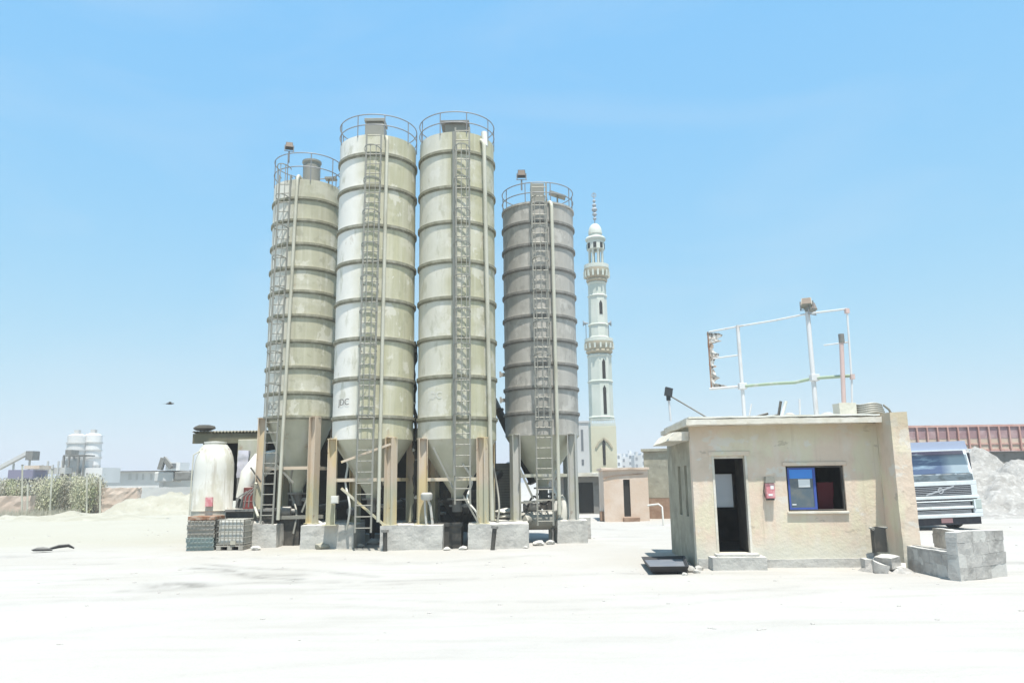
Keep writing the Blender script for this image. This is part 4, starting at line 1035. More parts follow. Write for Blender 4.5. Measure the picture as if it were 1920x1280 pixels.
# red box with cable
def gl(x, y, z): return Vector((GX + math.cos(GR) * x - math.sin(GR) * y, GY + math.sin(GR) * x + math.cos(GR) * y, z))
t = thing('call_box', 'faded red and grey call box fixed between door and window', 'box', gl(1.5, 0, 1.52), GR)
mb = MB(); mb.box(-.085, .085, -.13, -.002, -.2, .1); mb.build('case', M['red_box'], t, bevel=.012)
mb = MB(); mb.prism([(-.1, .102), (.1, .102), (.08, .22), (-.08, .22)], -.15, -.002); mb.build('hood', M['galv'], t)
mb = MB(); mb.box(-.07, .07, -.11, -.002, -.235, -.203); mb.build('base', M['dark_steel'], t)
mb = MB(); mb.box(.0, .06, -.134, -.131, -.02, .05); mb.box(-.05, .03, -.134, -.131, -.15, -.11); mb.build('marking', M['paper'], t)
mb = MB(); mb.tube([(-.08, -.02, .1), (-.12, -.03, -.05), (-.09, -.02, -.18)], .008, 6); mb.build('cord', M['dark_steel'], t)

# --- things on its roof
RZ = HT + .17
def rp(px, py, Y): return at(px, py, Y)
def post_thing(name, label, cat, p0, p1, r, material, extra=None, group=None):
    c = Vector(p0); t = thing(name, label, cat, c, 0, group)
    mb = MB(); mb.tube([(0, 0, 0), Vector(p1) - c], r, 10); mb.build('pole', material, t, smooth=40)
    mb = MB(); mb.box(-.09, .09, -.09, .09, 0, .02); mb.build('foot_plate', M['rail'], t)
    return t
# sign frame: leans in depth from left (far) to right (near)
YL, YR = 18.3, 15.95
def sy(px): return YL + (YR - YL) * (px - 1335) / (1588 - 1335)
T = thing('sign_frame', 'tall empty sign frame of pale poles with a torn rusty edge on the gatehouse roof', 'sign frame', (at(1395, 780, sy(1395)).x, sy(1395), RZ))
o_ = T.location
def fp(px, py): return at(px, py, sy(px)) - o_
def zfoot(px, py):
    q = fp(px, py); q.z = 0.0; return q
mb = MB(); mb.tube([zfoot(1396, 780), fp(1383, 610)], .042, 10); mb.build('pole', M['pale_frame'], T, smooth=40)
mb = MB(); q0 = zfoot(1531, 778); q0.z = 0; mb.tube([q0, fp(1514, 585)], .05, 10); mb.build('pole', M['pale_frame'], T, smooth=40)
mb = MB(); mb.tube([zfoot(1597, 770), fp(1597, 712), fp(1588, 580)], .022, 8); mb.build('pole', M['pale_frame'], T, smooth=40)
mb = MB(); mb.tube([fp(1330, 622), fp(1383, 612), fp(1450, 601), fp(1514, 588), fp(1588, 579)], .022, 8); mb.build('top_bar', M['pale_frame'], T, smooth=40)
mb = MB(); mb.tube([fp(1338, 672), fp(1388, 665)], .02, 8); mb.tube([fp(1545, 647), fp(1592, 641)], .016, 8); mb.build('middle_bar', M['pale_frame'], T, smooth=40)
mb = MB(); mb.tube([fp(1392, 724), fp(1450, 719), fp(1490, 717), fp(1525, 709), fp(1598, 704)], .035, 10); mb.build('bottom_bar', M['frame_green'], T, smooth=40)
mb = MB(); mb.tube([fp(1331, 729), fp(1392, 724)], .03, 10); mb.build('bottom_bar', M['pale_frame'], T, smooth=40)
mb = MB(); rows = []
for k in range(27):
    a = 624 + k * 4.0
    wv = 10 + 5 * noise.noise(Vector((k * .22, 1.3, 2))) + 2 * rnd.random() + (9 if k < 5 else 0) + (24 if k > 24 else 0) + (8 if rnd.random() < .15 else 0)
    c0 = 1326 + k * .26
    bend = .02 * rnd.uniform(-1, 1)
    rows.append((fp(c0 + rnd.uniform(-1, 1.5), a), fp(c0 + wv * .55, a) + Vector((0, -bend, 0)), fp(c0 + wv, a + rnd.uniform(-1.5, 1.5)) + Vector((0, bend, 0))))
for k_, (r0, r1) in enumerate(zip(rows, rows[1:])):
    if k_ in (7, 16): r1 = (r1[0], r1[1], r1[1] * .7 + r1[0] * .3)
    for i in (0, 1):
        q = [r0[i], r0[i + 1], r1[i + 1], r1[i]]
        mb.add(q + [v + Vector((0, .01, 0)) for v in q], [(0, 1, 2, 3), (7, 6, 5, 4), (0, 4, 5, 1), (1, 5, 6, 2), (2, 6, 7, 3), (3, 7, 4, 0)])
mb.build('torn_sheet', M['torn'], T)
mb = MB(); mb.tube([fp(1327, 622), fp(1334, 729)], .018, 8); mb.build('edge_bar', M['rust'], T, smooth=40)
for px, py in ((1392, 724), (1527, 708)):
    mb = MB(); q = fp(px, py); mb.box(q.x - .09, q.x + .09, q.y - .08, q.y + .08, q.z - .07, q.z + .07); mb.build('clamp', M['pale_frame'], T, bevel=.01)
for py, px in ((583, 1588), (706, 1598)):
    mb = MB(); q = fp(px, py); mb.box(q.x - .04, q.x + .04, q.y - .04, q.y + .04, q.z - .05, q.z + .05); mb.build('clamp', M['pink_post'], T)
# twin floodlight on the pole
q = at(1516, 588, sy(1516))
l1 = floodlight('floodlight', 'upper of two grey lamps clamped to the tall sign pole', (q.x - .06, q.y - .08, q.z + .08), .24, -.45, -.5, 'lamps on the sign pole')
l2 = floodlight('floodlight', 'lower of two grey lamps clamped to the tall sign pole', (q.x + .10, q.y - .06, q.z - .02), .22, .6, -.3, 'lamps on the sign pole')
for l_ in (l1, l2):
    for ch in l_.children:
        if ch.name.startswith('housing'): ch.data.materials[0] = M['galv']
# pink post with pedestal
p0 = at(1583, 765, 15.9); p1 = at(1577, 627, 15.9)
t = thing('roof_post', 'faded pink post on a cement pedestal at the right of the gatehouse roof', 'post', (p0.x, 15.9, RZ))
mb = MB(); mb.box(-.17, .17, -.17, .17, 0, .26); mb.build('pedestal', M['stucco'], t, rough=(.1, .025, 4))
mb = MB(); mb.tube([(0, 0, .24), p1 - t.location], .045, 10); mb.build('pole', M['pink_post'], t, smooth=40)
mb = MB(); mb.tube([p1 - t.location - Vector((0, 0, .18)), p1 - t.location + Vector((0, 0, .01))], .058, 10); mb.build('cap', M['mid_steel'], t, smooth=40)
# corner lamp pole with brace
p0 = at(1258, 795, 15.75); p1 = at(1253, 738, 15.75)
t = thing('lamp_pole', 'thin pole with a small lamp and long brace on the roof corner', 'lamp pole', (p0.x, 15.75, HT + .11))
o_ = t.location
mb = MB(); mb.tube([(0, 0, 0), p1 - o_], .022, 8); mb.build('pole', M['pale_frame'], t, smooth=40)
mb = MB(); q = at(1326, 782, 15.75) - o_; q.z = .06; mb.tube([p1 - o_ - Vector((0, 0, .02)), q], .016, 8); mb.tube([q, (q.x, q.y, -.02)], .02, 8); mb.build('brace', M['mid_steel'], t, smooth=40)
mb = MB(); q = p1 - o_; mb.prism([(-.08, -.03), (.06, -.07), (.09, .1), (-.05, .14)], -.07, .05, Matrix.Translation(q)); mb.tube([q - Vector((0, 0, .14)), q], .045, 8); mb.build('lamp_head', M['lamp_black'], t)
# roof junk
def scrap_bar(pts, Y, r, material, label, nm='scrap_bar', group='scrap on the gatehouse roof'):
    q = [at(px, py, Y) for px, py in pts]; c = Vector((q[0].x, Y, RZ))
    mb = MB(); mb.tube([v - c for v in q], r, 8)
    return at_loc(mb, nm, material, c, label, 'scrap', group, smooth=50)
scrap_bar([(1414, 782), (1440, 775)], 16.4, .025, M['dark_steel'], 'short dark bar lying flat on the gatehouse roof')
scrap_bar([(1450, 780), (1460, 777), (1464, 752)], 16.4, .03, M['dark_steel'], 'bent dark pipe with an upright end on the gatehouse roof')
scrap_bar([(1466, 779), (1474, 752)], 16.35, .035, M['white_paint'], 'white stub pipe beside the bent dark pipe')
scrap_bar([(1500, 779), (1499, 748)], 16.4, .022, M['pale_frame'], 'thin pale upright rod left of the tall sign pole')
scrap_bar([(1405, 778), (1409, 757)], 17.2, .018, M['pale_frame'], 'thin pale wire standing right of the first sign pole')
p = at(1480, 772, 16.5)
at_loc(stone_mesh(8, .11, .8), 'rubble_lump', M['stone'], (p.x, 16.5, RZ + .06), 'pale rubble lump beside the white stub pipe on the roof', 'rubble', smooth=35)
p = at(1550, 772, 15.9); mb = stone_mesh(9, .13, .45)
at_loc(mb, 'rubble_lump', M['stone'], (p.x, 15.9, RZ + .03), 'flat rubble lump left of the pink post pedestal', 'rubble', smooth=35)
# coiled hose and small dish
p = at(1633, 762, 15.75)
t = thing('hose_coil', 'grey hose coiled on the right end of the gatehouse roof', 'hose', (p.x, 15.85, RZ))
mb = MB()
for k in range(5):
    R_ = .26 - .012 * k; mb.tube([(R_ * math.cos(a) * 1.1, R_ * math.sin(a), .04 + .045 * k + .012 * math.sin(3 * a)) for a in [2 * PI * i / 28 for i in range(28)]], .027, 8, closed=True)
mb.build('loop', M['galv'], t, smooth=50)
mb = MB(); mb.tube([(.28, -.05, .22), (.36, -.1, .12), (.44, -.05, .02)], .022, 8); mb.build('tail', M['galv'], t, smooth=50)

# ------------------------------------------------------------------ block trough and rubble at the right
def block_wall(mb, mo, L, H, th, M4, seed):
    bl, bh, g = .40, .20, .006
    rr = random.Random(seed); z = 0.0; r = 0
    while z < H - .02:
        h = min(bh, H - z); x = -(bl / 2 if r % 2 else 0)
        while x < L - .01:
            a, b = max(0, x), min(L, x + bl)
            if b - a > .05:
                d = rr.uniform(-.004, .006)
                mb.box(a + g / 2, b - g / 2, -th / 2 - d, th / 2 + d, z + g / 2, z + h - g / 2, M4)
            x += bl
        z += bh; r += 1
    mo.box(.004, L - .004, -th / 2 + .005, th / 2 - .005, -.1, H - .01, M4)
C0 = ground_at(1798, 1088); L0 = ground_at(1690, 1064); R0 = ground_at(1886, 1079)
C0.z = L0.z = R0.z = 0
t = thing('block_trough', 'low grey cement block trough in front of the gatehouse wing wall', 'trough', C0)
# near-left side (low), from C0 back to L0 ; front-right end (full height) C0 -> R0 ; far side (full height)
def wmat(p, q):
    d = (q - p); a = math.atan2(d.y, d.x); return Matrix.Translation(p) @ Matrix.Rotation(a, 4, 'Z'), d.length
zero = Vector((0, 0, 0)); vL = L0 - C0; vR = R0 - C0
fl = vL.normalized(); fr = vR.normalized()
for nm, p0, q0, H, sd_ in (('low_side_wall', fl * .2 + fr * .1, vL + fr * .1, .44, 1), ('end_wall', fl * .1, vR + fl * .1, .78, 2), ('far_side_wall', vR - fr * .1 + fl * .1, vR - fr * .1 + vL * 1.0, .70, 3)):
    M4, L = wmat(p0, q0)
    mb, mo = MB(), MB(); block_wall(mb, mo, L, H, .2, M4, sd_)
    o = mb.build(nm, M['block'], t, rough=(.10, .03, sd_)); mo.build('mortar', M['mortar'], o)
mb = MB(); q1 = fl * .1 + fr * .1; q2 = vL + fr * .1; q3 = vL + vR - fr * .22; q4 = vR - fr * .22 + fl * .1
mb.add([q1 + Vector((0, 0, .46)), q2 + Vector((0, 0, .46)), q3 + Vector((0, 0, .34)), q4 + Vector((0, 0, .34)), q1, q2, q3, q4], [(0, 1, 2, 3), (0, 4, 5, 1), (1, 5, 6, 2), (2, 6, 7, 3), (3, 7, 4, 0)])
mb.build('sand_fill', M['ground'], t, rough=(.15, .03, 3))
# bent pipe / bucket beside
p = at(1655, 1060, 14.8)
mound('dirt_heap', M['rubble'], [(p.x - .1, 14.85, .26, .32, .35), (p.x + .25, 14.6, .2, .25, .3)], .05, 9.0, .06, kind='structure')
p = at(1656, 1036, 14.8)
t = thing('bent_sheet', 'dark half-pipe of bent sheet metal standing by the wing wall', 'sheet', (p.x, 14.8, p.z), .2)
mb = MB(); vs, fs = [], []; n = 14
for i in range(n + 1):
    a = PI * .15 + PI * .9 * i / n
    for z in (0.0, .42): vs += [(.16 * math.cos(a), .16 * math.sin(a), z + (.05 if z else 0) * math.sin(a)), (.185 * math.cos(a), .185 * math.sin(a), z + (.05 if z else 0) * math.sin(a))]
for i in range(n):
    k = i * 4
    fs += [(k, k + 4, k + 6, k + 2), (k + 1, k + 3, k + 7, k + 5), (k + 2, k + 6, k + 7, k + 3), (k, k + 1, k + 5, k + 4)]
fs += [(0, 2, 3, 1), (n * 4, n * 4 + 1, n * 4 + 3, n * 4 + 2)]
mb.add(vs, fs); mb.build('shell', M['dark_steel'], t, smooth=40)
mb = MB(); mb.tube([(.19 * math.cos(a), .19 * math.sin(a), .45) for a in [PI * .1 + PI * i / 14 for i in range(15)]], .018, 8); mb.build('rim', M['galv'], t, smooth=40)
stn = [(1630, 1052, .17, 'large pale stone at the foot of the gatehouse wall beside the wing'), (1650, 1062, .19, 'big pale stone in the middle of the heap by the wing wall'), (1680, 1064, .2, 'pale stone between the wing wall and the block trough'), (1636, 1040, .12, 'small pale stone high on the heap against the gatehouse plinth'),
       (1664, 1050, .2, 'rounded pale stone right under the bent metal sheet'), (1292, 1069, .12, 'pale broken stone at the left front corner of the gatehouse'), (1306, 1071, .07, 'small stone next to the gatehouse step'), (1284, 1076, .05, 'pebble in front of the left gatehouse corner'), (1428, 1062, .06, 'grey stone at the right end of the gatehouse step'), (1310, 1066, .09, 'pale lump between gatehouse corner and step')]
for i, (px, py, s, lab) in enumerate(stn):
    if px > 1600:
        p = at(px, py, (14.9, 14.6, 14.7, 15.1, 14.75)[i]); mb = MB(); s *= .8
        mb.box(-s, s * 1.1, -s * .8, s * .7, -s * .6, s * .62, Matrix.Rotation(i * 1.3, 4, 'Z') @ Matrix.Rotation(.35 * math.sin(i * 2.2), 4, 'X'))
        at_loc(mb, 'stone', M['block'], (p.x, p.y, p.z - s * .2), lab, 'stone', 'stones around the gatehouse', rough=(.06, .05, i + 1))
    else: stone('stone', px, py, 0, s, lab, 'stones around the gatehouse', i + 1)
for i, (px, py, s, lab) in enumerate([(575, 1025, .16, 'sandy lump at the left foot of the pale silo pier'), (604, 1028, .2, 'sandy lump in front of the pale silo pier'), (640, 1026, .18, 'sandy lump right of centre at the pale silo pier'), (675, 1024, .13, 'pale lump between pale silo pier and filling nozzle'), (700, 1018, .2, 'pale rubble under the second silo ladder'),
                                       (838, 1030, .10, 'rubble at the left of the dark gap below the tallest silo'), (868, 1029, .12, 'rubble at the right of the dark gap below the tallest silo'), (985, 1027, .07, 'dark pebble in front of the grey silo'), (1010, 1022, .16, 'rubble below the grey silo ladder'), (1032, 1020, .14, 'rubble left of the end pier'), (480, 1030, .13, 'reddish lump at the pier beside the wire tank'), (540, 1018, .18, 'rubble at the foot of the far left ladder')]):
    stone('stone', px, py, 0, s, lab, 'rubble lumps along the silo piers', i + 31, 'sand' if i < 3 else 'concrete', .55)
# loose pebbles over the yard: one sheet of stuff
mb = MB(); rr = random.Random(5)
ico = stone_mesh(2, 1, .6)
bm_ = bmesh.new(); bmesh.ops.create_icosphere(bm_, subdivisions=1, radius=1); iv = [v.co.copy() for v in bm_.verts]; if_ = [tuple(v.index for v in f.verts) for f in bm_.faces]; bm_.free()
for k in range(420):
    Yk = 9 + 23 * rr.random(); xk = Yk * rr.uniform(-.72, .72)
    s = rr.choice((.006, .008, .01, .014, .022)) * (1 + Yk * .02)
    if 3.4 < xk < 8 and Yk > 15.6: continue
    z = ground_z(xk, Yk); sx, sy_ = rr.uniform(.7, 1.5), rr.uniform(.7, 1.3)
    mb.add([(xk + v.x * s * sx * (1 + .3 * rr.random()), Yk + v.y * s * sy_, z + v.z * s * .7) for v in iv], if_)
o = mb.build('gravel', M['ground']); tag(o, 'loose pebbles scattered over the white dusty yard', 'gravel', kind='stuff')

# low dark tray standing in for the canopy's shadow on the ground
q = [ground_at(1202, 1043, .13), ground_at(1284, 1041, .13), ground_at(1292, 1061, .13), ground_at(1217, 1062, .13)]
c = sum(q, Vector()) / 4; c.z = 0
t = thing('shadow_tray', 'low dark tray added as the ground shadow left of the gatehouse', 'trough', c)
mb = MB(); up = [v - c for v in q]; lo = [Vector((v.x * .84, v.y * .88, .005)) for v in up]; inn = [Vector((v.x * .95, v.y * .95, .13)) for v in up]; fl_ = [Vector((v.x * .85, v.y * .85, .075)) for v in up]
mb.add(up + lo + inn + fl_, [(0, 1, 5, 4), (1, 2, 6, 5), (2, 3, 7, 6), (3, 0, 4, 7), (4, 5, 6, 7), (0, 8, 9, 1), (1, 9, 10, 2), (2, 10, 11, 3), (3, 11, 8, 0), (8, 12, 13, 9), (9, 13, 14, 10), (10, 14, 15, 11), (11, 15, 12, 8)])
mb.build('pan', M['shadow_black'], t)
mb = MB(); mb.add([v + Vector((0, 0, .001)) for v in fl_], [(0, 1, 2, 3)]); mb.build('shadow_top', M['shadow_grey'], t)

# ground debris: puddle, scrap
p = ground_at(97, 1033)
t = thing('scrap_rag', 'dark crumpled rag of rubber lying on the pale yard at the left', 'scrap', (p.x, p.y, 0))
mb = stone_mesh(12, .22, .3)
for v in mb.v: v.x *= 1.25; v.y *= .6
o = mb.build('sheet', M['black'], t, smooth=50); o.location = (-.2, -.1, .06)
mb = MB(); mb.tube([(-.1, 0, .06), (.1, .15, .12), (.28, .3, .13), (.42, .35, .05)], [.03, .05, .045, .02], 8); mb.build('strip', M['black'], t, smooth=50)

# ------------------------------------------------------------------ truck
p = ground_at(1780, 991)
TW = thing('truck', 'white lorry parked behind the gatehouse wing wall, seen from the front', 'truck', (13.97, 25.6, -0.04), rot=(0, -math.radians(1.3), math.radians(3)))
TW.scale = (1, 1, .965)
hw = 1.25
# cab body with windscreen opening recess: side profile extruded across the width
def front_panel(nm, mt, x0, x1, z0, z1, y0, y1, par=TW, bev=.012):
    mb = MB(); mb.box(x0, x1, y0, y1, z0, z1); return mb.build(nm, mt, par, bevel=bev)
mb = MB()
prof = [(0, .95), (0, 1.55), (.03, 1.82), (.27, 2.78), (.42, 2.98), (2.0, 2.98), (2.0, .95)]       # y, z
MX = Matrix(((0, 1, 0, 0), (1, 0, 0, 0), (0, 0, 1, 0), (0, 0, 0, 1)))
mb.prism([(a, b) for a, b in prof], -hw + .02, hw - .02, MX); cab = mb.build('cab', M['truck_white'], TW, bevel=.05)
def slope_y(z):
    for (a, b), (c, d) in zip(prof, prof[1:]):
        if b <= z <= d: return a + (c - a) * (z - b) / (d - b)
    return 0
mb = MB(); z0, z1 = 1.90, 2.66
vs = [(-hw + .14, slope_y(z0) - .012, z0), (hw - .14, slope_y(z0) - .012, z0), (hw - .16, slope_y(z1) - .012, z1), (-hw + .16, slope_y(z1) - .012, z1)]
vs += [(x, y + .01, z) for x, y, z in vs]
mb.add(vs, [(0, 1, 2, 3), (7, 6, 5, 4), (0, 4, 5, 1), (1, 5, 6, 2), (2, 6, 7, 3), (3, 7, 4, 0)]); mb.build('windscreen', M['truck_glass'], TW)
mb = MB()
for sx in (-.55, .1, .65): mb.beam((sx, slope_y(1.86) - .03, 1.87), (sx + .5, slope_y(1.95) - .03, 1.90), .012, .012)
mb.build('wiper', M['truck_dark'], TW)
mb = MB(); mb.prism([(-hw + .08, 1.66), (hw - .08, 1.66), (hw - .10, 1.86), (-hw + .10, 1.86)], .0, .035, Matrix.Translation((0, slope_y(1.66) - .035, 0))); mb.build('scuttle_panel', M['scuttle'], TW)
front_panel('bonnet_strip', M['truck_white'], -hw + .01, hw - .01, 1.50, 1.645, -.04, -.002)
mb = MB(); mb.box(-hw + .16, hw - .22, -.03, -.002, 1.18, 1.49); g1 = mb.build('upper_grille', M['truck_dark'], TW)
mb = MB()
for k in range(5): mb.box(-hw + .18, hw - .24, -.045, -.031, 1.205 + k * .058, 1.222 + k * .058)
mb.build('slat', M['chrome'], g1)
mb = MB(); mb.beam((-.52, -.055, 1.20), (.45, -.055, 1.47), .018, .05, up=(0, 0, 1)); mb.ring(.06, .10, -.012, .012, 24)
for v in mb.v[8:]: v.x, v.y, v.z = v.x - .02, -.06 + v.z, 1.335 + v.y
mb.build('emblem', M['chrome'], g1)
front_panel('grille_surround', M['truck_white'], -hw + .02, -hw + .158, 1.16, 1.498, -.04, -.002)
front_panel('grille_surround', M['truck_white'], hw - .218, hw - .02, 1.16, 1.498, -.04, -.002)
front_panel('front_step', M['truck_white'], -hw, hw, 1.055, 1.158, -.08, -.002)
front_panel('bumper_core', M['truck_dark'], -hw + .05, hw - .05, .36, 1.053, -.03, .4)
mb = MB(); mb.box(-hw - .02, hw + .02, -.12, .3, .44, .56); mb.box(-hw - .02, -hw + .25, -.12, .3, .562, 1.02); mb.box(hw - .25, hw + .02, -.12, .3, .562, .70); mb.box(-hw + .251, hw - .251, -.12, -.032, .72, .81); mb.box(-hw + .251, hw - .251, -.11, -.032, .96, 1.0); mb.build('bumper', M['truck_white'], TW, bevel=.02)
for z0 in (.575, .825):
    mb = MB()
    for k in range(3): mb.box(-hw + .27, hw - .33, -.07, -.034, z0 + k * .042, z0 + .02 + k * .042)
    mb.build('lower_grille', M['chrome'], TW)
mb = MB(); mb.box(hw - .25, hw + .015, -.125, .2, .702, 1.02); hl = mb.build('headlight', M['headlamp'], TW, bevel=.02)
mb = MB(); mb.box(hw - .25, hw - .2, -.14, -.126, .71, 1.01); mb.build('bezel', M['truck_white'], hl)
mb = MB(); mb.box(-hw - .015, -hw + .24, -.135, -.121, .60, .98); mb.build('headlight', M['headlamp'], TW, bevel=.01)
front_panel('under_run_bar', M['truck_dark'], -hw + .1, hw - .02, .20, .438, -.04, .25)
mb = MB(); mb.box(-.12, .26, -.055, -.042, .27, .42); mb.build('number_plate', M['plate'], TW)
mb = MB(); mb.prism([(-hw + .08, 2.70), (hw - .10, 2.70), (hw - .16, 2.98), (-hw + .16, 2.98)], -.03, .0, Matrix.Translation((0, .08, 0))); mb.build('sun_visor', M['visor'], TW)
mb = MB(); mb.box(-hw + .06, hw - .06, -.03, .16, 2.665, 2.695); mb.build('roof_trim', M['truck_white'], TW)
mb = MB(); mb.box(hw - .02, hw + .10, .25, .37, 2.0, 2.58); mi = mb.build('mirror', M['truck_dark'], TW, bevel=.03)
mb = MB(); mb.tube([(hw - .05, .3, 2.68), (hw + .15, .31, 2.68), (hw + .15, .31, 2.6)], .02, 8); mb.build('mirror_arm', M['truck_white'], mi)
mb = MB(); mb.box(-hw - .26, -hw - .05, .25, .37, 1.95, 2.62); mb.build('mirror', M['truck_dark'], TW, bevel=.03)
for s in (-1, 1):
    mb = MB(); mb.box(s * (hw - .019) - .006, s * (hw - .019) + .006, .45, 1.35, 1.85, 2.6); mb.build('side_window', M['truck_glass'], TW)
mb = MB()
for s in (-1, 1): mb.box(s * .42 - .06, s * .42 + .06, .5, 7.2, .72, .94)
mb.build('chassis', M['truck_dark'], TW)
mb = MB(); mb.box(-1.2, 1.2, 2.4, 7.4, .96, 2.3); mb.build('tipper_body', M['mid_steel'], TW, bevel=.02)
for s in (-1, 1):
    for y in (1.2, 4.9, 6.3):
        mb = MB(); R = Matrix.Translation((s * 1.05, y, .5)) @ Matrix.Rotation(PI / 2, 4, 'Y')
        mb.lathe([(.3, -.15), (.48, -.15), (.5, -.1), (.5, .1), (.48, .15), (.3, .15)], 28, M4=R); wh = mb.build('wheel', M['black'], TW, smooth=40)
        mb = MB(); mb.lathe([(.28, -.1), (.29, .1)], 20, M4=R); mb.build('rim', M['galv'], wh, smooth=40)

# ------------------------------------------------------------------ red steel wall on the bank
Yw = 43.0
a = at(1690, 797, Yw); b = at(2010, 791, Yw)
zt_, zb_ = at(1830, 796, Yw).z, at(1880, 842, Yw).z
t = thing('red_steel_fence', 'long faded red steel fence with upright ribs on the rubble bank', 'fence', (a.x, Yw, 0))
L = b.x - a.x
H_ = zt_ - zb_
mb = MB(); mb.box(0, L, -.08, .08, zt_ - .12, zt_); mb.build('top_rail', M['red_steel'], t)
mb = MB(); mb.box(0, L, -.06, .06, zb_ - .1, zb_ + .02); mb.build('bottom_rail', M['red_steel'], t)
mb = MB(); mb.box(0, L, -.02, .02, zb_ + H_ * .45, zt_ - .122); mb.build('upper_panel', M['red_panel'], t)
mb = MB(); mb.box(0, L, -.01, .03, zb_ + .022, zb_ + H_ * .448); mb.build('lower_panel', M['cream_panel'], t)
mb = MB(); mb.box(0, L, -.05, -.012, zb_ + H_ * .2, zb_ + H_ * .25); mb.build('middle_rail', M['red_steel'], t)
mb = MB(); mb.box(0, L, .1, .4, 0, zb_ - .102); mb.build('base_band', M['mid_steel'], t, rough=(1.2, .04, 3))  # added grey strip for the dark band of shadow and growth below
x = .2
while x < L:
    mb = MB(); mb.box(x - .035, x + .035, -.16, -.052, zb_ - .02, zt_ - .125); mb.build('rib', M['red_steel'], t); x += .57
x = 1.0
while x < L:
    mb = MB(); mb.box(x - .06, x + .06, .081, .2, zb_ - .1, zt_); mb.build('post', M['red_steel'], t); x += 3.0

# ------------------------------------------------------------------ middle distance
# orange kiosk
a = at(1134, 975, 34.0); b = at(1218, 975, 34.0); zt_ = at(1180, 880, 34).z
t = thing('orange_kiosk', 'small orange rendered hut with a narrow dark doorway', 'hut', (a.x, 34.0, 0), -.03)
L = b.x - a.x; dx0, dx1 = L * .44, L * .59
mb = MB(); mb.wall(0, L, -.1, zt_, 0, .15, [(dx0, dx1, .18, zt_ - .42)]); mb.box(0, .15, .15, 2.6, -.1, zt_); mb.box(L - .15, L, .15, 2.6, -.1, zt_); mb.box(.15, L - .15, 2.45, 2.6, -.1, zt_)
mb.build('wall', M['orange_wall'], t)
mb = MB(); mb.box(-.08, L + .06, -.1, 2.7, zt_ + .002, zt_ + .09); mb.build('roof', M['orange_wall'], t, rough=(.3, .03, 3))
mb = MB(); mb.box(dx0 + .002, dx1 - .002, .08, .12, .182, zt_ - .422); mb.build('door', M['dark_opening'], t)  # near-black panel for the shade inside the doorway
mb = MB(); mb.box(dx0 - .05, dx1 + .35, -.25, -.002, -.1, .14); mb.build('step', M['brick_red'], t, rough=(.2, .02, 3))
mb = MB(); mb.tube([(.0, -.03, zt_ - .35), (.5, -.03, zt_ - .25), (L * .9, -.03, zt_ - .18)], .015, 6); mb.build('cable', M['brick_red'], t)
mb = MB(); mb.box(.0, -.16, .3, .8, 0, .4); mb.build('plinth', M['brick_red'], t)
# grey shed left of it
a = at(1084, 962, 42.0); b = at(1140, 962, 42.0); zt_ = at(1110, 893, 42).z
t = thing('grey_shed', 'grey flat roofed shed with a wide dark doorway left of the orange hut', 'shed', (a.x - 1.4, 42.0, 0))
L = b.x - a.x + 1.4 + .6
mb = MB(); mb.wall(0, L, -.1, zt_, 0, .2, [(1.45, 2.25, .02, zt_ - .3)]); mb.box(0, .2, .2, 3, -.1, zt_); mb.box(L - .2, L, .2, 3, -.1, zt_); mb.box(.2, L - .2, 2.8, 3, -.1, zt_); mb.build('wall', M['mid_steel'], t)
mb = MB(); mb.box(-.2, L + .2, -.45, 3.1, zt_ + .002, zt_ + .2); mb.build('roof', M['slab'], t, rough=(.35, .05, 2))
mb = MB(); mb.box(1.452, 2.248, .12, .16, .02, zt_ - .302); mb.build('door', M['dark_opening'], t)  # near-black panel for the shade inside the doorway
# olive block wall to the right
a = at(1210, 940, 36.0); zt_ = at(1225, 846, 36.0).z
t = thing('block_boundary', 'olive grey windowless block building just left of the gatehouse', 'building', (a.x, 36.0, 0), -.25)
mb = MB(); mb.box(0, 3.4, 0, 3.0, .9, zt_); mb.build('wall', M['stucco_side'], t, bevel=.02)
mb = MB(); mb.box(-.03, 3.43, -.03, 3.03, -.1, .898); mb.build('base', M['brick_red'], t)
mb = MB(); mb.box(-.1, 3.5, -.1, 3.1, zt_ + .002, zt_ + .12); mb.build('parapet', M['stucco_side'], t)
# pale standing pipe in front of the base
p0 = at(1245, 985, 30.0)
mb = MB(); mb.tube([(-.5, .3, .75), (-.12, .05, .8), (0, 0, .7), (.02, 0, 0)], .035, 8)
at_loc(mb, 'standpipe', M['white_paint'], (p0.x, 30.2, 0), 'thin white standpipe by the olive block building', 'pipe', smooth=50)
# grey block behind silo 4, beside minaret
a = at(1078, 880, 55); b = at(1106, 880, 55); zt_ = at(1090, 792, 55).z
t = thing('grey_annex', 'tall narrow grey annex between the grey silo and the minaret', 'building', (a.x - .6, 55.0, 0))
L = b.x - a.x + .6
mb = MB(); mb.box(0, L, 0, 4, -.1, zt_); mb.build('wall', M['far_grey'], t)
mb = MB(); mb.box(-.06, L + .06, -.06, 4.06, zt_ + .002, zt_ + .12); mb.build('cornice', M['far_grey'], t)
for z0, z1 in ((zt_ - 2.0, zt_ - .5), (zt_ - 3.0, zt_ - 2.6)):
    mb = MB(); mb.box(L * .66, L * .66 + .16, -.02, .0, z0, z1); mb.build('window', M['window_dark'], t)

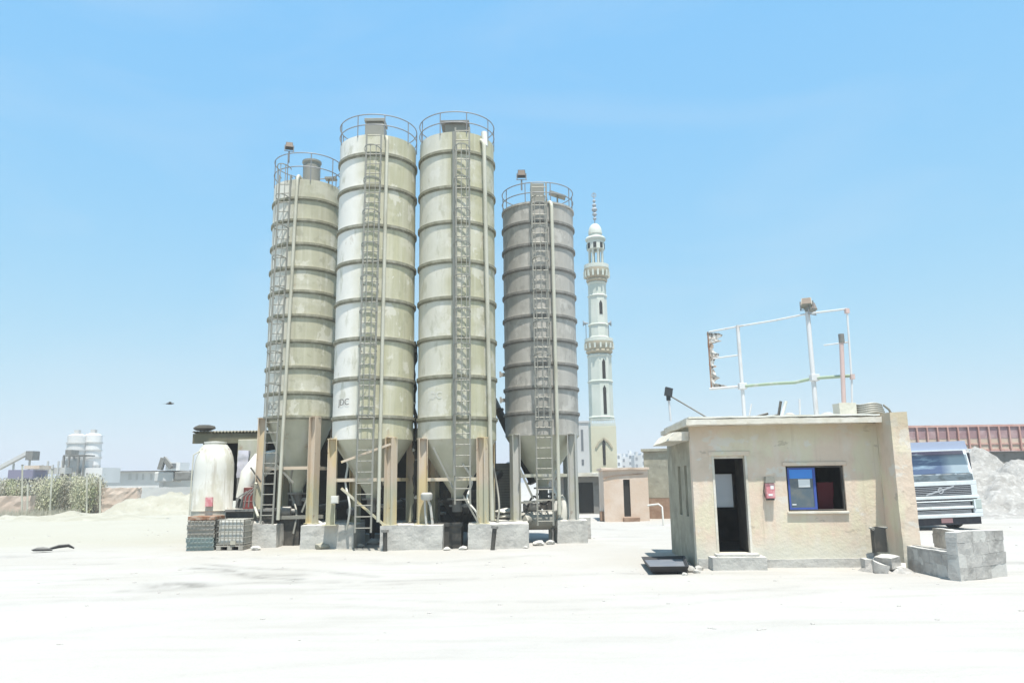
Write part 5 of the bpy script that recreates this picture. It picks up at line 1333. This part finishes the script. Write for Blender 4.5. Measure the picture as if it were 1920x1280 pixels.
# minaret
Ym = 60.0
def mz(py): return at(1120, py, Ym).z
pm = at(1128, 790, Ym)
t = thing('minaret', 'slender white mosque minaret with two balconies and small dome', 'minaret', (pm.x, Ym, 0))
sc_ = Ym * .000696
def mr(px): return px * sc_ / 2
ph = PI / 8 + .25
mb = MB(); mb.lathe([(mr(44) * 1.04, mz(787)), (mr(43) * 1.04, mz(665))], 8, ph=ph); sh1 = mb.build('lower_shaft', M['minaret_white'], t)
mb = MB(); mb.lathe([(mr(43) * 1.04, mz(664)), (mr(52), mz(652)), (mr(55), mz(648)), (mr(55), mz(643)), (mr(50), mz(642))], 24); lb = mb.build('lower_balcony', M['minaret_trim'], t, smooth=30)
mb = MB(); rr_ = mr(54)
mb.ring(rr_ - .06, rr_, mz(642) + .0, mz(636), 24); mb.build('parapet', M['minaret_white'], lb)
mb = MB(); mb.lathe([(mr(37), mz(642)), (mr(34), mz(524))], 8, ph=ph); mb.build('middle_shaft', M['minaret_white'], t)
mb = MB(); mb.lathe([(mr(34), mz(524)), (mr(46), mz(518)), (mr(49), mz(512)), (mr(49), mz(506)), (mr(44), mz(505))], 24); ub = mb.build('upper_balcony', M['minaret_trim'], t, smooth=30)
mb = MB(); mb.ring(mr(48) - .06, mr(48), mz(505), mz(498), 24); mb.build('parapet', M['minaret_white'], ub)
for k in range(8):
    a = 2 * PI * k / 8 + .2; r = mr(26)
    mb = MB(); mb.lathe([(.11, mz(505)), (.09, mz(503)), (.09, mz(472)), (.13, mz(469))], 10, (r * math.cos(a), r * math.sin(a), 0)); mb.build('column', M['minaret_white'], t, smooth=40)
mb = MB(); mb.ring(mr(14), mr(34), mz(469), mz(452), 24); mb.lathe([(mr(38), mz(452)), (mr(40), mz(449)), (mr(36), mz(446)), (mr(30), mz(445))], 24); lr = mb.build('lantern_ring', M['minaret_white'], t, smooth=30)
mb = MB()
for k in range(8):
    a = 2 * PI * k / 8 + .2 + PI / 8; R = Matrix.Rotation(a, 4, 'Z')
    mb.box(mr(33), mr(35), -.12, .12, mz(468), mz(458), R)
mb.build('arch', M['dark_opening'], lr)
mb = MB()
dz0, dz1 = mz(445), mz(420)
mb.lathe([(mr(25), dz0), (mr(25), dz0 + .25)] + [(mr(26) * math.cos(i / 9 * PI / 2) ** .8 + .02, dz0 + .25 + (dz1 - dz0 - .25) * math.sin(i / 9 * PI / 2)) for i in range(10)], 24); mb.build('dome', M['minaret_white'], t, smooth=40)
mb = MB(); mb.tube([(0, 0, dz1 - .1), (0, 0, mz(361))], .04, 8)
for py, r in ((410, .16), (402, .2), (393, .24), (385, .18), (377, .14)): mb.lathe([(.02, -r), (r * .75, -r * .6), (r, 0), (r * .75, r * .6), (.02, r)], 12, (0, 0, mz(py)))
mb.ring(.14, .20, -.03, .03, 16, (0, 0, 0))
for v in mb.v[-64:]: v.y, v.z = v.z, v.y + mz(366)
mb.build('finial', M['horn'], t, smooth=40)
# windows on shaft
def slit(py0, py1, wd, rr, ang, par=t):
    mb = MB(); R = Matrix.Rotation(ang, 4, 'Z'); z0, z1 = mz(py1), mz(py0)
    mb.prism([(-wd / 2, z0), (wd / 2, z0), (wd / 2, z1 - wd), (0, z1), (-wd / 2, z1 - wd)], -rr - .03, -rr + .05, R)
    o = mb.build('window', M['dark_opening'], par)
    f = MB(); f.prism([(-wd / 2 - .12, z0 - .1), (wd / 2 + .12, z0 - .1), (wd / 2 + .12, z1 + .1), (-wd / 2 - .12, z1 + .1)], -rr - .012, -rr + .04, R); f.build('frame', M['minaret_white'], o)
ap = math.cos(PI / 8)
for (a_, b_) in ((675, 712), (724, 778)): slit(a_, b_, .26, mr(43) * 1.04 * ap, .25)
slit(566, 592, .26, mr(35.5) * ap, .25)
for py, px_, st_ in ((783, 44.5, 1), (716, 44.2, 1), (668, 43.6, 1), (660, 47, 0), (634, 37.5, 1), (610, 37.2, 1), (556, 36, 1), (532, 35.4, 1), (527, 39, 0)):
    mb = MB(); mb.lathe([(mr(px_) * (1.04 if py > 650 else 1.0), mz(py) - .1), (mr(px_) * (1.04 if py > 650 else 1.0) + .05, mz(py)), (mr(px_) * (1.04 if py > 650 else 1.0), mz(py) + .1)], 8 if st_ else 24, ph=ph); mb.build('band', M['minaret_trim'] if not st_ else M['minaret_white'], t)
for nm_, r_, z0_, z1_, par_ in (('lower_corbel', mr(50), mz(655), mz(646), lb), ('upper_corbel', mr(44), mz(521), mz(510), ub)):
    mb = MB()
    for k in range(16):
        a = 2 * PI * k / 16; Rm = Matrix.Rotation(a, 4, 'Z'); mb.box(r_ - .02, r_ + .14, -.07, .07, z0_, z1_, Rm)
    mb.build('corbel', M['minaret_white'], par_)
# small balustrade and base block
mb = MB()
bx = mr(46)
mb.box(-bx, bx, -bx, bx, mz(800), mz(795)); mb.box(-bx * .98, bx * .98, -bx * .98, -bx * .92, mz(789), mz(787))
mb.box(-bx, -bx * .96 + .0, -bx * .97, bx, mz(794.5), mz(787.2))
for k in range(14): mb.box(-bx * .94 + k * bx * .14, -bx * .89 + k * bx * .14, -bx * .97, -bx * .93, mz(794.8), mz(789.2))
mb.build('balustrade', M['minaret_white'], t)
mb = MB(); mb.box(-bx * 1.02, bx * 1.02, -bx * 1.02, bx * 1.02, -.1, mz(800.3)); bb = mb.build('base', M['minaret_cream'], t, bevel=.03)
mb = MB(); yb = -bx * 1.02
mb.prism([(-.1, mz(872)), (.1, mz(872)), (.12, mz(832)), (0, mz(822)), (-.12, mz(832))], yb - .03, yb - .002); mb.build('arch_slit', M['dark_opening'], bb)
mb = MB()
for s in (-1, 1):
    pts = [Vector((0, yb - .05, mz(823))), Vector((s * .35, yb - .05, mz(830))), Vector((s * .62, yb - .05, mz(840)))]
    for a_, b_ in zip(pts, pts[1:]): mb.beam(a_, b_, .06, .13)
mb.build('arch_hood', M['minaret_trim'], bb)
for px, s in ((1096, -1), (1143, 1)):
    q = at(px, 606, Ym); mb = MB(); R = Matrix.Translation(Vector((q.x - pm.x, 0, q.z))) @ Matrix.Rotation(s * PI / 2, 4, 'Y')
    mb.lathe([(.05, -.3), (.08, -.1), (.16, .05), (.26, .12)], 16, M4=R); o = mb.build('loudspeaker', M['horn'], t, smooth=40)
    mb = MB(); mb.tube([(q.x - pm.x - s * .1, 0, q.z), (q.x - pm.x - s * .1, 0, mz(641))], .03, 6); mb.build('stand', M['rail'], o)

# far city
Yc = 330
cl = [(1148, 1166, 850, 'cream', 5), (1166, 1180, 856, 'w', 4), (1178, 1192, 850, 'w', 5), (1190, 1204, 853, 'g', 4), (1203, 1222, 849, 'w', 5), (1130, 1149, 858, 'g', 4)]
labs = ['pale block of flats right behind the minaret base', 'lower white block of flats on the skyline above the orange hut', 'white block of flats with a flat roof over the hut doorway', 'grey block of flats on the skyline beside the olive building', 'tall white block of flats half behind the olive building', 'low grey block of flats seen left of the minaret base edge']
for i, (x0, x1, py, c_, nf) in enumerate(cl):
    Yb = Yc + 12 * (i % 3); a = at(x0, 875, Yb); b = at(x1, 875, Yb); h = at(x0, py, Yb).z
    t = thing('apartment_block', labs[i], 'building', (a.x, Yb, 0), 0, 'apartment blocks on the skyline')
    L = b.x - a.x
    mb = MB(); mb.box(0, L, 0, 9, -.1, h); mb.box(L * .3, L * .6, 2, 6, h, h + 1.5); mb.build('wall', M['far_grey' if c_ == 'g' else 'far_white'], t)
    for r in range(nf):
        mb = MB(); z = h - 2.2 - r * 2.9
        if z < 1: break
        k = .5
        while k < L - 1: mb.box(k, k + .9, -.06, .0, z, z + 1.3); k += 1.9
        mb.build('window_row', M['window_dark'], t)

# ------------------------------------------------------------------ far left: plant, warehouse, loader, mud wall, scrub
Yp = 88
def box_at(mb, px0, px1, py0, py1, Y, dep, o_):
    a, b = at(px0, py1, Y), at(px1, py0, Y); mb.box(a.x - o_.x, b.x - o_.x, Y - o_.y, Y - o_.y + dep, a.z, b.z)
for i, (px0, px1, py, lab) in enumerate(((126, 158, 817, 'left pale silo of the distant concrete plant'), (157, 188, 816, 'right pale silo of the distant concrete plant'))):
    Y_ = Yp + i * 1.0; a = at(px0, 850, Y_); b = at(px1, 850, Y_); r = (b.x - a.x) / 2
    t = thing('distant_silo', lab, 'silo', ((a.x + b.x) / 2, Y_, 0), 0, 'silos of the distant concrete plant')
    zt_, zb_ = at(px0, py, Y_).z, at(px0, 872, Y_).z
    mb = MB(); mb.lathe([(r, zb_), (r, zt_), (r * .5, zt_ + .2)], 28); mb.build('shell', M['far_white'], t, smooth=40)
    for k in range(1, 4):
        mb = MB(); z = zb_ + (zt_ - zb_) * k / 4; mb.ring(r - .02, r + .09, z - .08, z + .08, 28); mb.build('ring', M['far_grey'], t)
    mb = MB(); mb.lathe([(.25, zb_ - 1.5), (r * .98, zb_ - .01)], 24); mb.build('hopper', M['far_grey'], t, smooth=40)
    for k in range(4):
        an = PI / 4 + k * PI / 2; mb = MB(); mb.box(r * .9 * math.cos(an) - .12, r * .9 * math.cos(an) + .12, r * .9 * math.sin(an) - .12, r * .9 * math.sin(an) + .12, 0, zb_); mb.build('leg', M['far_grey'], t)
    mb = MB(); mb.box(-.25, .25, -.25, .25, zt_ + .2, zt_ + .65); mb.build('vent', M['far_grey'], t)
q = at(140, 875, Yp - 2)
t = thing('batching_tower', 'grey batching tower with dark platforms beside the distant silos', 'tower', (q.x, Yp - 2.5, 0)); o_ = t.location
mb = MB(); box_at(mb, 112, 150, 862, 893, Yp - 2.5, 3, o_); mb.build('cabin', M['far_grey'], t)
mb = MB(); box_at(mb, 150, 192, 876, 905, Yp - 2.5, 4, o_); mb.build('annex', M['far_white'], t)
mb = MB(); box_at(mb, 118, 160, 852, 855, Yp - 3, 2, o_); box_at(mb, 122, 134, 843, 851.8, Yp - 3, 1.5, o_); mb.build('platform', M['mid_steel'], t)
mb = MB()
for px in (120, 130, 148, 158): mb.beam(at(px, 855, Yp - 2.9) - o_, Vector((at(px, 855, Yp - 2.9).x, Yp - 2.9, 0)) - o_, .18)
mb.build('leg', M['mid_steel'], t)
q = at(50, 880, 80)
t = thing('distant_conveyor', 'thin inclined conveyor with a head box at the far left of the yard', 'conveyor', (q.x, 80, 0)); o_ = t.location
mb = MB(); mb.beam(at(-20, 887, 80) - o_, at(54, 848, 80) - o_, .5, .35); mb.build('belt', M['far_grey'], t)
mb = MB(); box_at(mb, 47, 62, 845, 862, 79.6, 1.2, o_); mb.build('head_box', M['mid_steel'], t)
mb = MB()
for px, py in ((56, 861), (26, 868)): q = at(px, py, 80.2); mb.beam(q - o_, Vector((q.x, q.y, 0)) - o_, .15)
mb.build('leg', M['far_grey'], t)
q = at(40, 900, 76)
t = thing('parked_tipper', 'violet grey tipper body parked behind the green scrub', 'truck', (q.x, 76, 0)); o_ = t.location
mb = MB(); box_at(mb, 14, 62, 880, 897, 76, 2.4, o_); mb.build('body', M['blue_truck'], t)
mb = MB(); box_at(mb, 45, 74, 872, 879, 76.2, 2, o_); mb.build('cab', M['cream_panel'], t)
mb = MB()
for px in (22, 34, 66):
    q = at(px, 905, 76.2); mb.lathe([(.6, -.2), (.6, .2)], 18, (q.x - o_.x, .1, .6), M4=Matrix.Rotation(PI / 2, 4, 'X'))
mb.build('wheel', M['black'], t); mb = MB(); box_at(mb, 10, 74, 897.3, 909, 76.4, 1.8, o_); mb.build('chassis', M['truck_dark'], t)
# machinery line between the tipper and the plant
q = at(90, 885, 84)
t = thing('aggregate_bin', 'low grey row of aggregate bins in front of the distant plant', 'bin', (q.x, 84, 0)); o_ = t.location
mb = MB(); box_at(mb, 74, 122, 876, 888, 84, 2.5, o_); mb.build('hopper', M['far_grey'], t)
mb = MB()
for px in (76, 86, 96, 106, 119): box_at(mb, px, px + 2, 864 if px in (86, 106) else 871, 915, 83.8, .15, o_)
mb.build('post', M['far_grey'], t)
# warehouse
Yh = 95
q = at(200, 910, Yh)
t = thing('distant_warehouse', 'long low whitish warehouse behind the sand bank', 'warehouse', (q.x, Yh, 0)); o_ = t.location
mb = MB(); box_at(mb, 186, 300, 883, 930, Yh, 12, o_); mb.build('wall', M['far_white'], t)
mb = MB(); box_at(mb, 184, 362, 881, 883.2, Yh - .5, 13, o_); mb.build('roof', M['far_white'], t)
for px in (216, 240, 243, 254, 266, 281):
    mb = MB(); box_at(mb, px, px + 4, 888, 899, Yh - .06, .05, o_); mb.build('window', M['far_grey'], t)
mb = MB(); box_at(mb, 300.3, 360, 884, 930, Yh + 1, 10, o_); mb.build('annex', M['far_grey'], t)
# loader
q = at(325, 905, 75)
t = thing('wheel_loader', 'distant grey wheel loader with raised arm beside the white tank', 'loader', (q.x, 75, 0)); o_ = t.location
mb = MB(); mb.beam(at(300, 880, 75) - o_, at(307, 858, 75) - o_, .5, .4); mb.beam(at(307, 858, 75) - o_, at(322, 876, 75) - o_, .4, .4); mb.build('arm', M['mid_steel'], t)
mb = MB(); box_at(mb, 310, 338, 866, 882, 75, 2.2, o_); mb.build('cab', M['far_white'], t)
mb = MB(); box_at(mb, 320, 330, 868, 877, 74.93, .05, o_); mb.build('window', M['window_dark'], t)
mb = MB(); box_at(mb, 326, 357, 883, 900, 75, 2.4, o_); mb.build('engine_cover', M['mid_steel'], t, bevel=.1)
mb = MB(); box_at(mb, 288, 326, 884, 903, 75.2, 2.0, o_); mb.build('bucket', M['far_grey'], t, bevel=.1)
for px in (305, 345):
    q = at(px, 912, 75); mb = MB(); mb.lathe([(.3, -.3), (.8, -.3), (.8, .3), (.3, .3)], 20, (q.x - o_.x, 0, .8), M4=Matrix.Rotation(PI / 2, 4, 'X')); mb.build('wheel', M['black'], t)
# low wall behind the bank
q = at(300, 925, 72)
mb = MB(); a = at(250, 905, 70); b = at(362, 905, 70); mb.box(0, b.x - a.x, 0, .3, -.1, at(300, 913, 70).z)
at_loc(mb, 'yard_wall', M['far_grey'], (a.x, 70, 0), 'low grey yard wall in front of the distant loader', 'wall', rough=(.8, .05, 3))
# pink mud wall, two stretches
for (x0, x1, pyt, Y, lab, sd_) in ((148, 258, 914, 55, 'pinkish mud brick wall beside the sand bank', 3), (-30, 58, 930, 52.5, 'broken pinkish mud wall below the scrub at the far left', 6)):
    a, b = at(x0, 930, Y), at(x1, 930, Y); h = at((x0 + x1) / 2, pyt, Y).z
    mb = MB(); mb.box(0, b.x - a.x, 0, .5, -.15, h)
    at_loc(mb, 'mud_wall', M['mud'], (a.x, Y, 0), lab, 'wall', 'low mud brick walls', rough=(.4, .14, sd_))
# scrub behind the walls and fence posts
def shrub(px, py_top, Y, wpx, label, seed, dry=False, n=3600):
    rr = random.Random(seed)
    c = at(px, 960, Y); c.z = 0; h = at(px, py_top, Y).z; wd = wpx * Y * .000696
    t = thing('shrub', label, 'shrub', c, 0, 'shrubs along the far left fence')
    st = MB()
    stems = []
    for k in range(9):
        bx, by = rr.uniform(-wd * .35, wd * .35), rr.uniform(-.7, .7); tp = Vector((bx * 1.3 + rr.uniform(-.3, .3), by, h * rr.uniform(.6, .98)))
        stems.append((Vector((bx, by, 0)), tp)); st.tube([(bx, by, 0), ((bx + tp.x) / 2 + rr.uniform(-.1, .1), by, tp.z / 2), tp], [.035, .025, .012], 5)
    st.build('stem', M['stem'], t)
    lf = MB()
    for k in range(n):
        a, b = rr.choice(stems); f = rr.random() ** .7; q = a.lerp(b, f) + Vector((rr.gauss(0, wd * .11), rr.gauss(0, .35), rr.gauss(0, .1)))
        if q.z < .05: q.z = rr.random() * .4
        s = rr.uniform(.05, .13); d = Vector((rr.uniform(-.5, .5), rr.uniform(-.5, .5), rr.uniform(.2, 1.2))).normalized(); e = Vector((1, rr.uniform(-.6, .6), 0)).normalized() * s * .3
        lf.add([q - e, q + d * s * .8, q + e, q - d * s * .6], [(0, 1, 2, 3)])
    lf.build('foliage', M['leaf_dry'] if dry else M['leaf'], t)
sl = [(-12, 893, 46, 1, 'dry grey green shrub cut by the left edge of the photo'), (22, 896, 46, 0, 'dull green shrub second from the left edge in the scrub row'), (55, 892, 42, 1, 'dry straw coloured shrub in front of the violet tipper'), (84, 884, 44, 0, 'tall dull green shrub left of the thin pale fence post'),
      (112, 882, 40, 1, 'grey dry shrub at the middle of the scrub row'), (136, 884, 40, 0, 'bright green shrub below the distant silos'), (158, 884, 36, 0, 'bright green shrub at the right end of the scrub row'), (178, 892, 30, 1, 'thin dry shrub beside the pink mud wall')]
for i, (px, py, wpx, dry, lab) in enumerate(sl): shrub(px, py, 54 + (i % 3) * 1.2, wpx, lab, 40 + i, bool(dry))
for i, (px, pyt, lab) in enumerate(((42, 872, 'pale fence post before the violet tipper'), (98, 880, 'pale leaning fence post in the middle of the scrub'), (163, 888, 'pale fence post by the bright green shrub'), (188, 892, 'dark capped fence post next to the mud wall'), (52, 905, 'short pale fence post at the left of the scrub'))):
    Y = 51.5; a = at(px - (4 if i == 1 else 0), 955, Y); b = at(px, pyt, Y); c = Vector((a.x, Y, 0))
    t = thing('fence_post', lab, 'post', c, 0, 'fence posts in the scrub')
    mb = MB(); mb.tube([(0, 0, 0), b - c], .055, 8); mb.build('pole', M['pale_pipe'], t, smooth=40)
    mb = MB(); mb.tube([b - c, b - c + Vector((0, 0, .05))], .075, 8); mb.build('cap', M['mid_steel'], t, smooth=40)
mb = MB(); rr = random.Random(11)
for k in range(900):
    px = rr.uniform(-30, 150); Y = rr.uniform(48, 52); q = at(px, 960, Y); h = rr.uniform(.15, .55); d = rr.uniform(-.15, .15)
    mb.add([(q.x - .025, Y, 0), (q.x + .025, Y, 0), (q.x + d, Y + rr.uniform(-.1, .1), h)], [(0, 1, 2)])
o = mb.build('dry_grass', M['leaf_dry']); tag(o, 'dry grass tufts in front of the far left scrub', 'grass', kind='stuff')

# bird
p = at(318, 757, 42)
t = thing('bird', 'small dark bird gliding in the sky left of the silos', 'bird', p, .4)
mb = MB(); mb.tube([(-.2, 0, 0), (-.12, 0, .015), (0, 0, .02), (.1, 0, .015), (.15, 0, .03), (.19, 0, .03), (.23, 0, .02)], [.015, .04, .055, .045, .032, .03, .006], 10)
for s in (-1, 1):
    mb.add([(-.06, s * .04, .03), (.07, s * .04, .03), (.09, s * .22, .10), (-.02, s * .24, .10), (.0, s * .46, .06), (-.08, s * .4, .06),
            (-.06, s * .04, .018), (.07, s * .04, .018), (.09, s * .22, .09), (-.02, s * .24, .09), (.0, s * .46, .055), (-.08, s * .4, .055)],
           [(0, 1, 2, 3), (3, 2, 4, 5), (6, 9, 8, 7), (9, 11, 10, 8), (1, 7, 8, 2), (2, 8, 10, 4), (4, 10, 11, 5), (5, 11, 9, 3), (3, 9, 6, 0)])
mb.add([(-.18, -.02, .005), (-.18, .02, .005), (-.34, .06, .0), (-.34, -.06, .0), (-.26, 0, .012)], [(0, 1, 4), (1, 2, 4), (2, 3, 4), (3, 0, 4)])
mb.build('body', M['feather'], t, smooth=50)

# ------------------------------------------------------------------ air
hz = bpy.data.materials.new('pale_air'); hz.use_nodes = True
_n = hz.node_tree; _n.nodes.clear()
_o = _n.nodes.new('ShaderNodeOutputMaterial'); _v = _n.nodes.new('ShaderNodeVolumePrincipled')
_v.inputs['Color'].default_value = (.93, .95, .97, 1); _v.inputs['Density'].default_value = 0.0013; _v.inputs['Anisotropy'].default_value = 0.0
_n.links.new(_v.outputs[0], _o.inputs['Volume'])
mb = MB(); mb.box(-420, 420, -60, 520, -1.2, 32)
o = mb.build('haze', hz); tag(o, kind='stuff')

for i, (px, py, sz) in enumerate(((1850, 950, .35), (1872, 958, .3), (1896, 948, .45), (1912, 955, .3), (1884, 930, .3), (1862, 932, .25), (1905, 966, .35), (1846, 966, .22))):
    p = at(px, py, 35.0 - (py - 950) * .05); p.z = max(p.z - sz * .3, 0.02)
    at_loc(stone_mesh(70 + i, sz, .75), 'boulder', M['stone'], p, ('small grey boulder nearest the lorry bumper at the foot of the rubble bank', 'grey boulder low between the two largest on the rubble bank', 'largest grey boulder in the middle of the rubble bank foot', 'grey boulder close to the right photo edge, low on the bank', 'grey boulder highest up on the face of the rubble bank', 'small grey boulder up the bank, level with the lorry headlight', 'lowest grey boulder on the yard at the right photo edge', 'smallest grey boulder, low on the yard beside the lorry bumper')[i], 'boulder', 'boulders at the foot of the rubble bank', rz=i, smooth=30)
